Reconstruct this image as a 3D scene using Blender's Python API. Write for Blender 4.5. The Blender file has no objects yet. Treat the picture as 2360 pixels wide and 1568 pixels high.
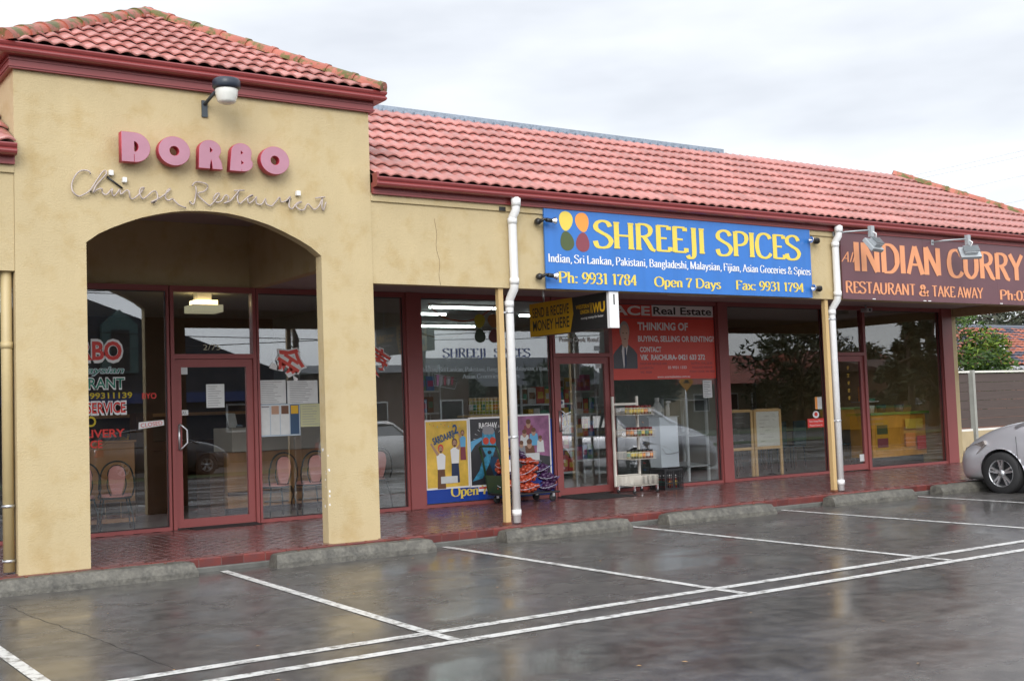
import bpy, bmesh, math, random
from mathutils import Vector, Matrix, noise
R = math.radians
random.seed(7)
scene = bpy.context.scene
# ------------------------------------------------------------------ camera
cam_d = bpy.data.cameras.new("camera"); cam = bpy.data.objects.new("camera", cam_d)
scene.collection.objects.link(cam); scene.camera = cam
YAW, PITCH, ROLL = 0.59968, 0.060059, -0.036167
cam_d.sensor_fit = 'HORIZONTAL'; cam_d.sensor_width = 36.0
cam_d.lens = 36.0 * 2751.24 / 2359.0
cam_d.clip_start = 0.05; cam_d.clip_end = 2000
F = Vector((math.sin(YAW)*math.cos(PITCH), math.cos(YAW)*math.cos(PITCH), math.sin(PITCH)))
Rt = Vector((math.cos(YAW), -math.sin(YAW), 0)); Up = Rt.cross(F)
R2 = Rt*math.cos(ROLL)+Up*math.sin(ROLL); U2 = -Rt*math.sin(ROLL)+Up*math.cos(ROLL)
CAM = Vector((0, -11.6677, 1.31124))
cam.matrix_world = Matrix(((R2.x, U2.x, -F.x, CAM.x), (R2.y, U2.y, -F.y, CAM.y), (R2.z, U2.z, -F.z, CAM.z), (0, 0, 0, 1)))
# ------------------------------------------------------------------ world, sun, exposure
SUN_EL, SUN_AZ = R(30), R(212)          # low winter sun behind the photographer, veiled by cloud
world = bpy.data.worlds.new("World"); scene.world = world; world.use_nodes = True
wn, wl = world.node_tree.nodes, world.node_tree.links; wn.clear()
def N(t, **k):
    n = wn.new(t)
    for a, b in k.items(): setattr(n, a, b)
    return n
wo = N('ShaderNodeOutputWorld'); bg1 = N('ShaderNodeBackground'); bg2 = N('ShaderNodeBackground'); mx = N('ShaderNodeMixShader')
sky = N('ShaderNodeTexSky', sky_type='NISHITA', sun_disc=False, sun_elevation=SUN_EL, sun_rotation=SUN_AZ)
bg1.inputs[1].default_value = 0.12; wl.new(sky.outputs[0], bg1.inputs[0])
tc = N('ShaderNodeTexCoord'); mp = N('ShaderNodeMapping'); mp.inputs['Scale'].default_value = (1.0, 1.0, 3.4)
mp.inputs['Location'].default_value = (0.35, 0.1, 0.0)
nz = N('ShaderNodeTexNoise'); nz.inputs['Scale'].default_value = 2.1; nz.inputs['Detail'].default_value = 5; nz.inputs['Roughness'].default_value = 0.5
cr = N('ShaderNodeValToRGB'); cr.color_ramp.elements[0].position = 0.34; cr.color_ramp.elements[0].color = (0.62, 0.645, 0.69, 1)
cr.color_ramp.elements[1].position = 0.62; cr.color_ramp.elements[1].color = (0.93, 0.955, 0.985, 1)
wl.new(tc.outputs['Generated'], mp.inputs['Vector']); wl.new(mp.outputs[0], nz.inputs['Vector']); wl.new(nz.outputs[0], cr.inputs[0])
wl.new(cr.outputs[0], bg2.inputs[0])
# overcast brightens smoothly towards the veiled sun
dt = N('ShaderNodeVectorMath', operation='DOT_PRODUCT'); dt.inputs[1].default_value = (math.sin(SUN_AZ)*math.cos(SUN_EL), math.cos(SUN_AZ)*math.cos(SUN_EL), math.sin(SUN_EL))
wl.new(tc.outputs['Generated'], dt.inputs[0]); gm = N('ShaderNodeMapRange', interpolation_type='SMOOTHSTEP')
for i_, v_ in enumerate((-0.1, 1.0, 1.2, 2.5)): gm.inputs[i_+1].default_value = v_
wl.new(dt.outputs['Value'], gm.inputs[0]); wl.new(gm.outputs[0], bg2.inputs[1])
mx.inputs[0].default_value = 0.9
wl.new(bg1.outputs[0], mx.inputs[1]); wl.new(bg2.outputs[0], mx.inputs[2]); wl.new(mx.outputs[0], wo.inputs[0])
sun_d = bpy.data.lights.new("sun", 'SUN'); sun = bpy.data.objects.new("sun", sun_d); scene.collection.objects.link(sun)
sun_d.energy = 1.5; sun_d.angle = R(32); sun_d.color = (1.0, 0.96, 0.9)
sd = Vector((math.sin(SUN_AZ)*math.cos(SUN_EL), math.cos(SUN_AZ)*math.cos(SUN_EL), math.sin(SUN_EL)))
sun.rotation_euler = sd.to_track_quat('Z', 'Y').to_euler()
scene.view_settings.view_transform = 'Standard'; scene.view_settings.look = 'None'
scene.view_settings.exposure = 0.2; scene.view_settings.gamma = 1.0; scene.view_settings.use_curve_mapping = False
scene.render.engine = 'CYCLES'
scene.cycles.use_denoising = True; scene.cycles.max_bounces = 8; scene.cycles.transparent_max_bounces = 12
scene.cycles.glossy_bounces = 4; scene.cycles.caustics_reflective = False; scene.cycles.caustics_refractive = False
scene.cycles.sample_clamp_indirect = 4.0
COL = scene.collection

# ------------------------------------------------------------------ materials
MATS = {}
def mat(name, col=(0.5, 0.5, 0.5), rough=0.6, metal=0.0, spec=0.5, var=0.0, vscale=3.0, bump=0.0, bscale=60.0, emit=None, estr=1.0,
        streak=0.0, col2=None, mixlo=0.45, mixhi=0.65, mscale=2.0, coat=0.0, rvar=0.0, objvar=0.0, stretch=(1, 1, 1), alpha=1.0, ior=None):
    if name in MATS: return MATS[name]
    m = bpy.data.materials.new(name); m.use_nodes = True; nt = m.node_tree; nd, lk = nt.nodes, nt.links
    p = nd['Principled BSDF']
    p.inputs['Base Color'].default_value = (*col, 1); p.inputs['Roughness'].default_value = rough
    p.inputs['Metallic'].default_value = metal; p.inputs['Specular IOR Level'].default_value = spec
    p.inputs['Coat Weight'].default_value = coat; p.inputs['Coat Roughness'].default_value = 0.06
    if ior: p.inputs['IOR'].default_value = ior
    if emit: p.inputs['Emission Color'].default_value = (*emit, 1); p.inputs['Emission Strength'].default_value = estr
    if alpha < 1: p.inputs['Alpha'].default_value = alpha
    tcn = nd.new('ShaderNodeTexCoord'); mpn = nd.new('ShaderNodeMapping'); mpn.inputs['Scale'].default_value = stretch
    lk.new(tcn.outputs['Object'], mpn.inputs['Vector']); V = mpn.outputs[0]
    c = None
    def noise_n(sc, det=4, w=None):
        n = nd.new('ShaderNodeTexNoise'); n.inputs['Scale'].default_value = sc; n.inputs['Detail'].default_value = det; n.inputs['Roughness'].default_value = 0.6
        lk.new(V, n.inputs['Vector']); return n.outputs[0]
    if col2:
        mr = nd.new('ShaderNodeMapRange'); mr.inputs[1].default_value = mixlo; mr.inputs[2].default_value = mixhi
        lk.new(noise_n(mscale, 6), mr.inputs[0])
        mc = nd.new('ShaderNodeMix'); mc.data_type = 'RGBA'; mc.inputs[6].default_value = (*col, 1); mc.inputs[7].default_value = (*col2, 1)
        lk.new(mr.outputs[0], mc.inputs[0]); c = mc.outputs[2]
    if var or objvar:
        hs = nd.new('ShaderNodeHueSaturation')
        if c: lk.new(c, hs.inputs['Color'])
        else: hs.inputs['Color'].default_value = (*col, 1)
        val = None
        if var:
            mr = nd.new('ShaderNodeMapRange'); mr.inputs[1].default_value = 0.3; mr.inputs[2].default_value = 0.7
            mr.inputs[3].default_value = 1-var; mr.inputs[4].default_value = 1+var; lk.new(noise_n(vscale, 5), mr.inputs[0]); val = mr.outputs[0]
        if objvar:
            oi = nd.new('ShaderNodeObjectInfo'); mr = nd.new('ShaderNodeMapRange'); mr.inputs[3].default_value = 1-objvar; mr.inputs[4].default_value = 1+objvar
            lk.new(oi.outputs['Random'], mr.inputs[0])
            if val:
                mu = nd.new('ShaderNodeMath'); mu.operation = 'MULTIPLY'; lk.new(val, mu.inputs[0]); lk.new(mr.outputs[0], mu.inputs[1]); val = mu.outputs[0]
            else: val = mr.outputs[0]
        lk.new(val, hs.inputs['Value']); c = hs.outputs[0]
    if streak:
        mp2 = nd.new('ShaderNodeMapping'); mp2.inputs['Scale'].default_value = (7, 7, .45); lk.new(tcn.outputs['Object'], mp2.inputs[0])
        ns_ = nd.new('ShaderNodeTexNoise'); ns_.inputs['Scale'].default_value = 1; ns_.inputs['Detail'].default_value = 6; lk.new(mp2.outputs[0], ns_.inputs[0])
        mr = nd.new('ShaderNodeMapRange'); mr.inputs[1].default_value = .42; mr.inputs[2].default_value = .68; mr.inputs[3].default_value = 0; mr.inputs[4].default_value = streak; lk.new(ns_.outputs[0], mr.inputs[0])
        ms_ = nd.new('ShaderNodeMix'); ms_.data_type = 'RGBA'; ms_.inputs[7].default_value = (col[0]*.62, col[1]*.58, col[2]*.5, 1); lk.new(mr.outputs[0], ms_.inputs[0])
        if c: lk.new(c, ms_.inputs[6])
        else: ms_.inputs[6].default_value = (*col, 1)
        c = ms_.outputs[2]
    if c: lk.new(c, p.inputs['Base Color'])
    if rvar:
        mr = nd.new('ShaderNodeMapRange'); mr.inputs[1].default_value = 0.35; mr.inputs[2].default_value = 0.65
        mr.inputs[3].default_value = max(0.02, rough-rvar); mr.inputs[4].default_value = rough+rvar; lk.new(noise_n(1.3, 5), mr.inputs[0]); lk.new(mr.outputs[0], p.inputs['Roughness'])
    if bump:
        b = nd.new('ShaderNodeBump'); b.inputs['Strength'].default_value = bump; b.inputs['Distance'].default_value = 0.01
        lk.new(noise_n(bscale, 6), b.inputs['Height']); lk.new(b.outputs[0], p.inputs['Normal'])
    MATS[name] = m; return m

def glass_mat(name, base=0.13, tint=(0.62, 0.66, 0.64)):
    m = bpy.data.materials.new(name); m.use_nodes = True; nd, lk = m.node_tree.nodes, m.node_tree.links; nd.clear()
    o = nd.new('ShaderNodeOutputMaterial'); t = nd.new('ShaderNodeBsdfTransparent'); t.inputs[0].default_value = (*tint, 1)
    g = nd.new('ShaderNodeBsdfGlossy'); g.inputs['Roughness'].default_value = 0.0; g.inputs[0].default_value = (0.95, 0.97, 1, 1)
    fr = nd.new('ShaderNodeFresnel'); geo = nd.new('ShaderNodeNewGeometry'); io = nd.new('ShaderNodeMapRange'); io.inputs[3].default_value = 1.5; io.inputs[4].default_value = 1/1.5
    lk.new(geo.outputs['Backfacing'], io.inputs[0]); lk.new(io.outputs[0], fr.inputs[0])
    mr = nd.new('ShaderNodeMapRange'); mr.inputs[1].default_value = 0.04; mr.inputs[2].default_value = 1.0; mr.inputs[3].default_value = base; mr.inputs[4].default_value = 1.0
    mxs = nd.new('ShaderNodeMixShader'); lk.new(fr.outputs[0], mr.inputs[0]); lk.new(mr.outputs[0], mxs.inputs[0])
    lk.new(t.outputs[0], mxs.inputs[1]); lk.new(g.outputs[0], mxs.inputs[2]); lk.new(mxs.outputs[0], o.inputs[0])
    MATS[name] = m; return m

def wet_asphalt():
    m = bpy.data.materials.new('wet_asphalt'); m.use_nodes = True; nd, lk = m.node_tree.nodes, m.node_tree.links
    p = nd['Principled BSDF']; p.inputs['IOR'].default_value = 1.56; p.inputs['Specular IOR Level'].default_value = 0.5
    tcn = nd.new('ShaderNodeTexCoord'); V = tcn.outputs['Object']
    def nz_(sc, det, stretch=None):
        n = nd.new('ShaderNodeTexNoise'); n.inputs['Scale'].default_value = sc; n.inputs['Detail'].default_value = det; n.inputs['Roughness'].default_value = 0.6
        if stretch:
            mpp = nd.new('ShaderNodeMapping'); mpp.inputs['Scale'].default_value = stretch; lk.new(V, mpp.inputs[0]); lk.new(mpp.outputs[0], n.inputs[0])
        else: lk.new(V, n.inputs[0])
        return n.outputs[0]
    def ramp(inp, a, b, c, d):
        r = nd.new('ShaderNodeMapRange'); r.interpolation_type = 'SMOOTHSTEP'
        for i, v in enumerate((a, b, c, d)): r.inputs[i+1].default_value = v
        lk.new(inp, r.inputs[0]); return r.outputs[0]
    big = nz_(0.55, 5, (1, 1.5, 1)); mid = nz_(2.3, 6); fine = nz_(85, 4)
    base = nd.new('ShaderNodeMix'); base.data_type = 'RGBA'; base.inputs[6].default_value = (0.058, 0.055, 0.053, 1); base.inputs[7].default_value = (0.105, 0.098, 0.092, 1)
    lk.new(ramp(nz_(6.0, 8), .35, .65, 0, 1), base.inputs[0])
    agg = nd.new('ShaderNodeMix'); agg.data_type = 'RGBA'; agg.inputs[7].default_value = (0.24, 0.23, 0.22, 1); lk.new(base.outputs[2], agg.inputs[6]); lk.new(ramp(fine, .58, .75, 0, .55), agg.inputs[0])
    # pale drying patches of old cement
    dry = nd.new('ShaderNodeMix'); dry.data_type = 'RGBA'; dry.inputs[7].default_value = (0.15, 0.145, 0.135, 1); lk.new(agg.outputs[2], dry.inputs[6])
    lk.new(ramp(nz_(0.75, 7, (0.8, 2.2, 1)), .63, .70, 0, .55), dry.inputs[0])
    lk.new(dry.outputs[2], p.inputs['Base Color'])
    lk.new(ramp(big, .36, .62, .13, .30), p.inputs['Roughness'])
    b = nd.new('ShaderNodeBump'); b.inputs['Distance'].default_value = 0.004
    lk.new(fine, b.inputs['Height']); lk.new(ramp(big, .38, .6, .10, .6), b.inputs['Strength'])
    b2 = nd.new('ShaderNodeBump'); b2.inputs['Distance'].default_value = 0.03; b2.inputs['Strength'].default_value = 0.045
    lk.new(mid, b2.inputs['Height']); lk.new(b.outputs[0], b2.inputs['Normal']); lk.new(b2.outputs[0], p.inputs['Normal'])
    MATS['wet_asphalt'] = m; return m

def worn_paint():
    m = bpy.data.materials.new('worn_line_paint'); m.use_nodes = True; nd, lk = m.node_tree.nodes, m.node_tree.links
    p = nd['Principled BSDF']; p.inputs['Roughness'].default_value = 0.35
    tcn = nd.new('ShaderNodeTexCoord'); n = nd.new('ShaderNodeTexNoise'); n.inputs['Scale'].default_value = 14; n.inputs['Detail'].default_value = 8; n.inputs['Roughness'].default_value = 0.72
    lk.new(tcn.outputs['Object'], n.inputs[0]); r = nd.new('ShaderNodeMapRange'); r.inputs[1].default_value = .36; r.inputs[2].default_value = .52
    lk.new(n.outputs[0], r.inputs[0]); mc = nd.new('ShaderNodeMix'); mc.data_type = 'RGBA'; mc.inputs[6].default_value = (0.16, 0.15, 0.14, 1); mc.inputs[7].default_value = (0.66, 0.66, 0.64, 1)
    lk.new(r.outputs[0], mc.inputs[0]); lk.new(mc.outputs[2], p.inputs['Base Color']); MATS['worn_line_paint'] = m; return m

M_ASPH = wet_asphalt(); M_LINE = worn_paint()
M_GLASS = glass_mat('shop_glass', 0.115, (0.955, 0.965, 0.96)); M_GLASSD = glass_mat('tinted_glass', 0.095, (0.90, 0.89, 0.86))
M_WALL = mat('cream_render', (0.52, 0.418, 0.242), 0.85, streak=.07, var=0.05, vscale=1.4, bump=0.55, bscale=55, col2=(0.45, 0.33, 0.155), mixlo=.5, mixhi=.75, mscale=3.2)
M_WALLY = mat('yellow_post_paint', (0.56, 0.39, 0.18), 0.5, var=0.08, vscale=4, col2=(0.33, 0.16, 0.05), mixlo=.64, mixhi=.8, mscale=5, stretch=(1, 1, .35))
M_RED = mat('heritage_red_metal', (0.24, 0.045, 0.045), 0.38, var=0.06, vscale=2)
M_REDF = mat('heritage_red_frame', (0.285, 0.078, 0.076), 0.42, var=0.05)
M_GUT = mat('heritage_red_gutter', (0.23, 0.038, 0.038), 0.3, var=0.05, coat=.3)
M_TILE = mat('terracotta_roof_tile', (0.45, 0.175, 0.152), 0.36, var=0.16, vscale=5, objvar=0.17, bump=.22, bscale=80, coat=.45, col2=(0.30, 0.11, 0.085), mixlo=.5, mixhi=.72, mscale=4)
M_RIDGE = mat('mossy_ridge_tile', (0.42, 0.13, 0.09), 0.5, col2=(0.13, 0.12, 0.03), mixlo=.47, mixhi=.56, mscale=7, var=.1, bump=.3)
M_FLASH = mat('zinc_flashing', (0.26, 0.31, 0.37), 0.4, metal=.4, var=.25, vscale=20)
M_SOFFIT = mat('soffit_paint', (0.42, 0.36, 0.36), 0.7, var=.05)
M_WHITE = mat('white_pvc', (0.78, 0.78, 0.78), 0.35, var=.04, vscale=8)
M_PIPEB = mat('cream_pipe_paint', (0.49, 0.385, 0.20), 0.45, var=.06)
M_BRICKP = mat('red_paver', (0.130, 0.056, 0.052), 0.26, objvar=.14, var=.12, vscale=6, bump=.07, bscale=90, rvar=.06, coat=.12)
M_NOSE = mat('red_edge_paver', (0.19, 0.038, 0.028), 0.34, objvar=.25, var=.2, vscale=6, bump=.2, col2=(0.09, 0.03, 0.03), mscale=3)
M_MORTAR = mat('paver_joint', (0.16, 0.13, 0.12), 0.5, var=.2, vscale=9)
M_CONC = mat('weathered_concrete', (0.135, 0.128, 0.108), 0.6, col2=(0.06, 0.057, 0.05), mixlo=.38, mixhi=.70, mscale=9, var=.3, vscale=30, bump=1.0, bscale=35)
M_KERB = mat('kerb_concrete', (0.12, 0.12, 0.11), 0.6, var=.3, vscale=5, bump=.4)
M_BLK = mat('black_plastic', (0.018, 0.018, 0.02), 0.4)
M_CHROME = mat('chrome', (0.8, 0.8, 0.82), 0.12, metal=1)
M_ALU = mat('aluminium', (0.6, 0.61, 0.63), 0.35, metal=.9, var=.05)
M_RUB = mat('tyre_rubber', (0.02, 0.02, 0.021), 0.7, bump=.2)
def paint(name, c, rough=.45, **k): return mat(name, c, rough, **k)
P_BLUE = paint('sign_blue', (0.034, 0.175, 0.55), .33, streak=.18, var=.04, vscale=1.5)
P_YEL = paint('sign_yellow', (0.78, 0.60, 0.09)); P_ORG = paint('sign_orange', (0.88, 0.33, 0.06)); P_OLV = paint('sign_olive', (0.07, 0.10, 0.035)); P_MAR = paint('sign_maroon', (0.23, 0.05, 0.07))
P_WHT = paint('print_white', (0.8, 0.8, 0.8)); P_BLK = paint('print_black', (0.015, 0.015, 0.015)); P_RED = paint('print_red', (0.66, 0.04, 0.03)); P_PLUM = paint('sign_plum', (0.13, 0.054, 0.066), .3, var=.06)
P_CUR = paint('sign_curry_orange', (0.74, 0.31, 0.15), var=.06); P_WUY = paint('print_gold', (0.62, 0.36, 0.015)); P_GRN = paint('print_green', (0.02, 0.22, 0.14)); P_SKIN = paint('print_skin', (0.42, 0.25, 0.17))
P_GRY = paint('print_grey', (0.25, 0.25, 0.27)); P_PAPER = paint('paper', (0.62, 0.64, 0.64), .7, var=.06, vscale=12); P_LBLUE = paint('print_light_blue', (0.12, 0.38, 0.62)); P_NAVY = paint('print_navy', (0.02, 0.035, 0.09))
P_DBRN = paint('print_brown', (0.14, 0.06, 0.03)); P_PINKP = paint('print_mauve', (0.30, 0.12, 0.24), var=.4, vscale=6); P_YPOST = paint('print_poster_yellow', (0.72, 0.47, 0.07), var=.3, vscale=3); P_DKB = paint('print_window_blue', (0.01, 0.05, 0.32), .25, var=.1)
P_FBLUE = paint('faded_window_blue', (0.17, 0.23, 0.48)); P_FWHT = paint('faded_window_white', (0.50, 0.58, 0.62))

# ------------------------------------------------------------------ object helpers
LOC = {}
def tag(o, label=None, cat=None, group=None, kind=None):
    if label: o['label'] = label
    if cat: o['category'] = cat
    if group: o['group'] = group
    if kind: o['kind'] = kind
    return o
def empty(name, loc, label, cat, group=None):
    o = bpy.data.objects.new(name, None); COL.objects.link(o); o.location = loc; LOC[o.name] = Vector(loc); o.empty_display_size = .1
    return tag(o, label, cat, group)
def attach(o, parent):
    if parent is not None:
        o.parent = parent
        if parent.name in LOC: o.matrix_parent_inverse = Matrix.Translation(-LOC[parent.name])
    return o
def link(name, me, parent=None, m=None):
    o = bpy.data.objects.new(name, me); COL.objects.link(o)
    if m is not None and not me.materials: me.materials.append(m)
    return attach(o, parent)
class MB:
    def __init__(s): s.v = []; s.f = []; s.sm = []
    def quad(s, *p):
        b = len(s.v); s.v += [tuple(q) for q in p]; s.f.append(tuple(range(b, b+len(p)))); s.sm.append(False); return s
    def box(s, x0, x1, y0, y1, z0, z1, M=None):
        b = len(s.v); pts = [(x, y, z) for x in (x0, x1) for y in (y0, y1) for z in (z0, z1)]
        if M is not None: pts = [tuple(M @ Vector(q)) for q in pts]
        s.v += pts
        for f in ((0, 1, 3, 2), (4, 6, 7, 5), (0, 4, 5, 1), (2, 3, 7, 6), (0, 2, 6, 4), (1, 5, 7, 3)): s.f.append(tuple(b+i for i in f)); s.sm.append(False)
        return s
    def tube(s, pts, r, n=8, caps=True, closed=False):
        pts = [Vector(p) for p in pts]; L = len(pts); rs = r if isinstance(r, (list, tuple)) else [r]*L
        b = len(s.v); ref = None
        for i, p in enumerate(pts):
            if closed: d = pts[(i+1) % L]-pts[i-1]
            else: d = pts[min(i+1, L-1)]-pts[max(i-1, 0)]
            d.normalize()
            if ref is None: ref = Vector((0, 0, 1)) if abs(d.z) < .9 else Vector((1, 0, 0))
            a = d.cross(ref).normalized(); c = a.cross(d).normalized(); ref = c
            for k in range(n):
                t = 2*math.pi*k/n; s.v.append(tuple(p+a*math.cos(t)*rs[i]+c*math.sin(t)*rs[i]))
        for i in range(L if closed else L-1):
            for k in range(n):
                j = (i+1) % L; s.f.append((b+i*n+k, b+i*n+(k+1) % n, b+j*n+(k+1) % n, b+j*n+k)); s.sm.append(True)
        if caps and not closed:
            s.f.append(tuple(b+k for k in range(n))[::-1]); s.f.append(tuple(b+(L-1)*n+k for k in range(n))); s.sm += [False, False]
        return s
    def lathe(s, prof, origin, axis='z', n=16):
        b = len(s.v); o = Vector(origin)
        for (r, h) in prof:
            for k in range(n):
                t = 2*math.pi*k/n; c, d = r*math.cos(t), r*math.sin(t)
                q = {'z': (c, d, h), 'y': (c, h, d), 'x': (h, c, d)}[axis]; s.v.append(tuple(o+Vector(q)))
        for i in range(len(prof)-1):
            for k in range(n): s.f.append((b+i*n+k, b+i*n+(k+1) % n, b+(i+1)*n+(k+1) % n, b+(i+1)*n+k)); s.sm.append(True)
        return s
    def prism(s, poly, f0, f1, flip=False):     # poly of 2D points, f0/f1 map to 3D front/back
        n = len(poly); b = len(s.v); s.v += [tuple(f0(*q)) for q in poly]+[tuple(f1(*q)) for q in poly]
        s.f.append(tuple(b+i for i in range(n))); s.f.append(tuple(b+n+i for i in reversed(range(n)))); s.sm += [False, False]
        for i in range(n): s.f.append((b+i, b+n+i, b+n+(i+1) % n, b+(i+1) % n)); s.sm.append(False)
        return s
    def build(s, name, m, parent=None, kind=None, label=None, bevel=0, M=None):
        me = bpy.data.meshes.new(name); vv = s.v if M is None else [tuple(M @ Vector(q)) for q in s.v]
        me.from_pydata(vv, [], s.f); me.polygons.foreach_set('use_smooth', s.sm)
        bm = bmesh.new(); bm.from_mesh(me)
        if not kind == 'raw': bmesh.ops.recalc_face_normals(bm, faces=bm.faces)
        bm.to_mesh(me); bm.free()
        o = link(name, me, parent, m)
        if bevel:
            md = o.modifiers.new('bevel', 'BEVEL'); md.width = bevel; md.segments = 2; md.limit_method = 'ANGLE'
        if kind and kind != 'raw': o['kind'] = kind
        if label: o['label'] = label
        return o
def bx(name, m, parent, *a, **k):
    return MB().box(*a).build(name, m, parent, **k)

# frames for flat print: FR(u, v, d) -> world;  u right, v up, d towards the viewer
def frame_xz(x0, y, z0): return lambda u, v, d=0.0: Vector((x0+u, y-d, z0+v))
def frame_yz(x, y0, z0): return lambda u, v, d=0.0: Vector((x-d, y0-u, z0+v))
GF = frame_xz(0, 3.148, 0)            # outer face of the shop glass
def flat(name, poly, m, parent, fr, d=0.002, label=None):
    mb = MB(); mb.v = [tuple(fr(u, v, d)) for u, v in poly]; mb.f = [tuple(range(len(poly)))]; mb.sm = [False]
    return mb.build(name, m, parent, kind='raw', label=label)
def sheet(name, m, parent, fr, u0, u1, v0, v1, d0=0.0, d1=0.003, label=None):
    return MB().prism([(u0, v0), (u1, v0), (u1, v1), (u0, v1)], lambda u, v: fr(u, v, d1), lambda u, v: fr(u, v, d0)).build(name, m, parent, label=label)
def ellipse(cx, cz, rx, rz, n=20, rot=0, egg=0):
    o = []
    for i in range(n):
        t = 2*math.pi*i/n; a, b = math.cos(t)*rx*(1+egg*math.sin(t)), math.sin(t)*rz
        o.append((cx+a*math.cos(rot)-b*math.sin(rot), cz+a*math.sin(rot)+b*math.cos(rot)))
    return o
def text(s, m, parent, fr, u0, u1, v0, cap, d=0.004, bold=0.0, shear=0.0, name='lettering', rot=0.0, fitx=True, label=None):
    """built-in sans lettering: left edge u0, right edge u1, baseline v0, capital height cap"""
    cu = bpy.data.curves.new('t', 'FONT'); cu.body = s; cu.size = 1; cu.offset = bold; cu.shear = shear; cu.resolution_u = 3
    o = bpy.data.objects.new('t', cu); me = bpy.data.meshes.new_from_object(o); bpy.data.objects.remove(o)
    if not me.vertices: return None
    xs = [v.co.x for v in me.vertices]; x0, x1 = min(xs), max(xs)
    sx = (u1-u0)/max(1e-6, x1-x0) if fitx else cap/0.70; sz = cap/0.70
    c, sn = math.cos(rot), math.sin(rot)
    for v in me.vertices:
        a, b = (v.co.x-x0)*sx, v.co.y*sz
        v.co = fr(u0+a*c-b*sn, v0+a*sn+b*c, d)
    me.materials.clear(); me.materials.append(m); me.name = name
    o = link(name, me, parent)
    if label: o['label'] = label
    return o

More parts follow.
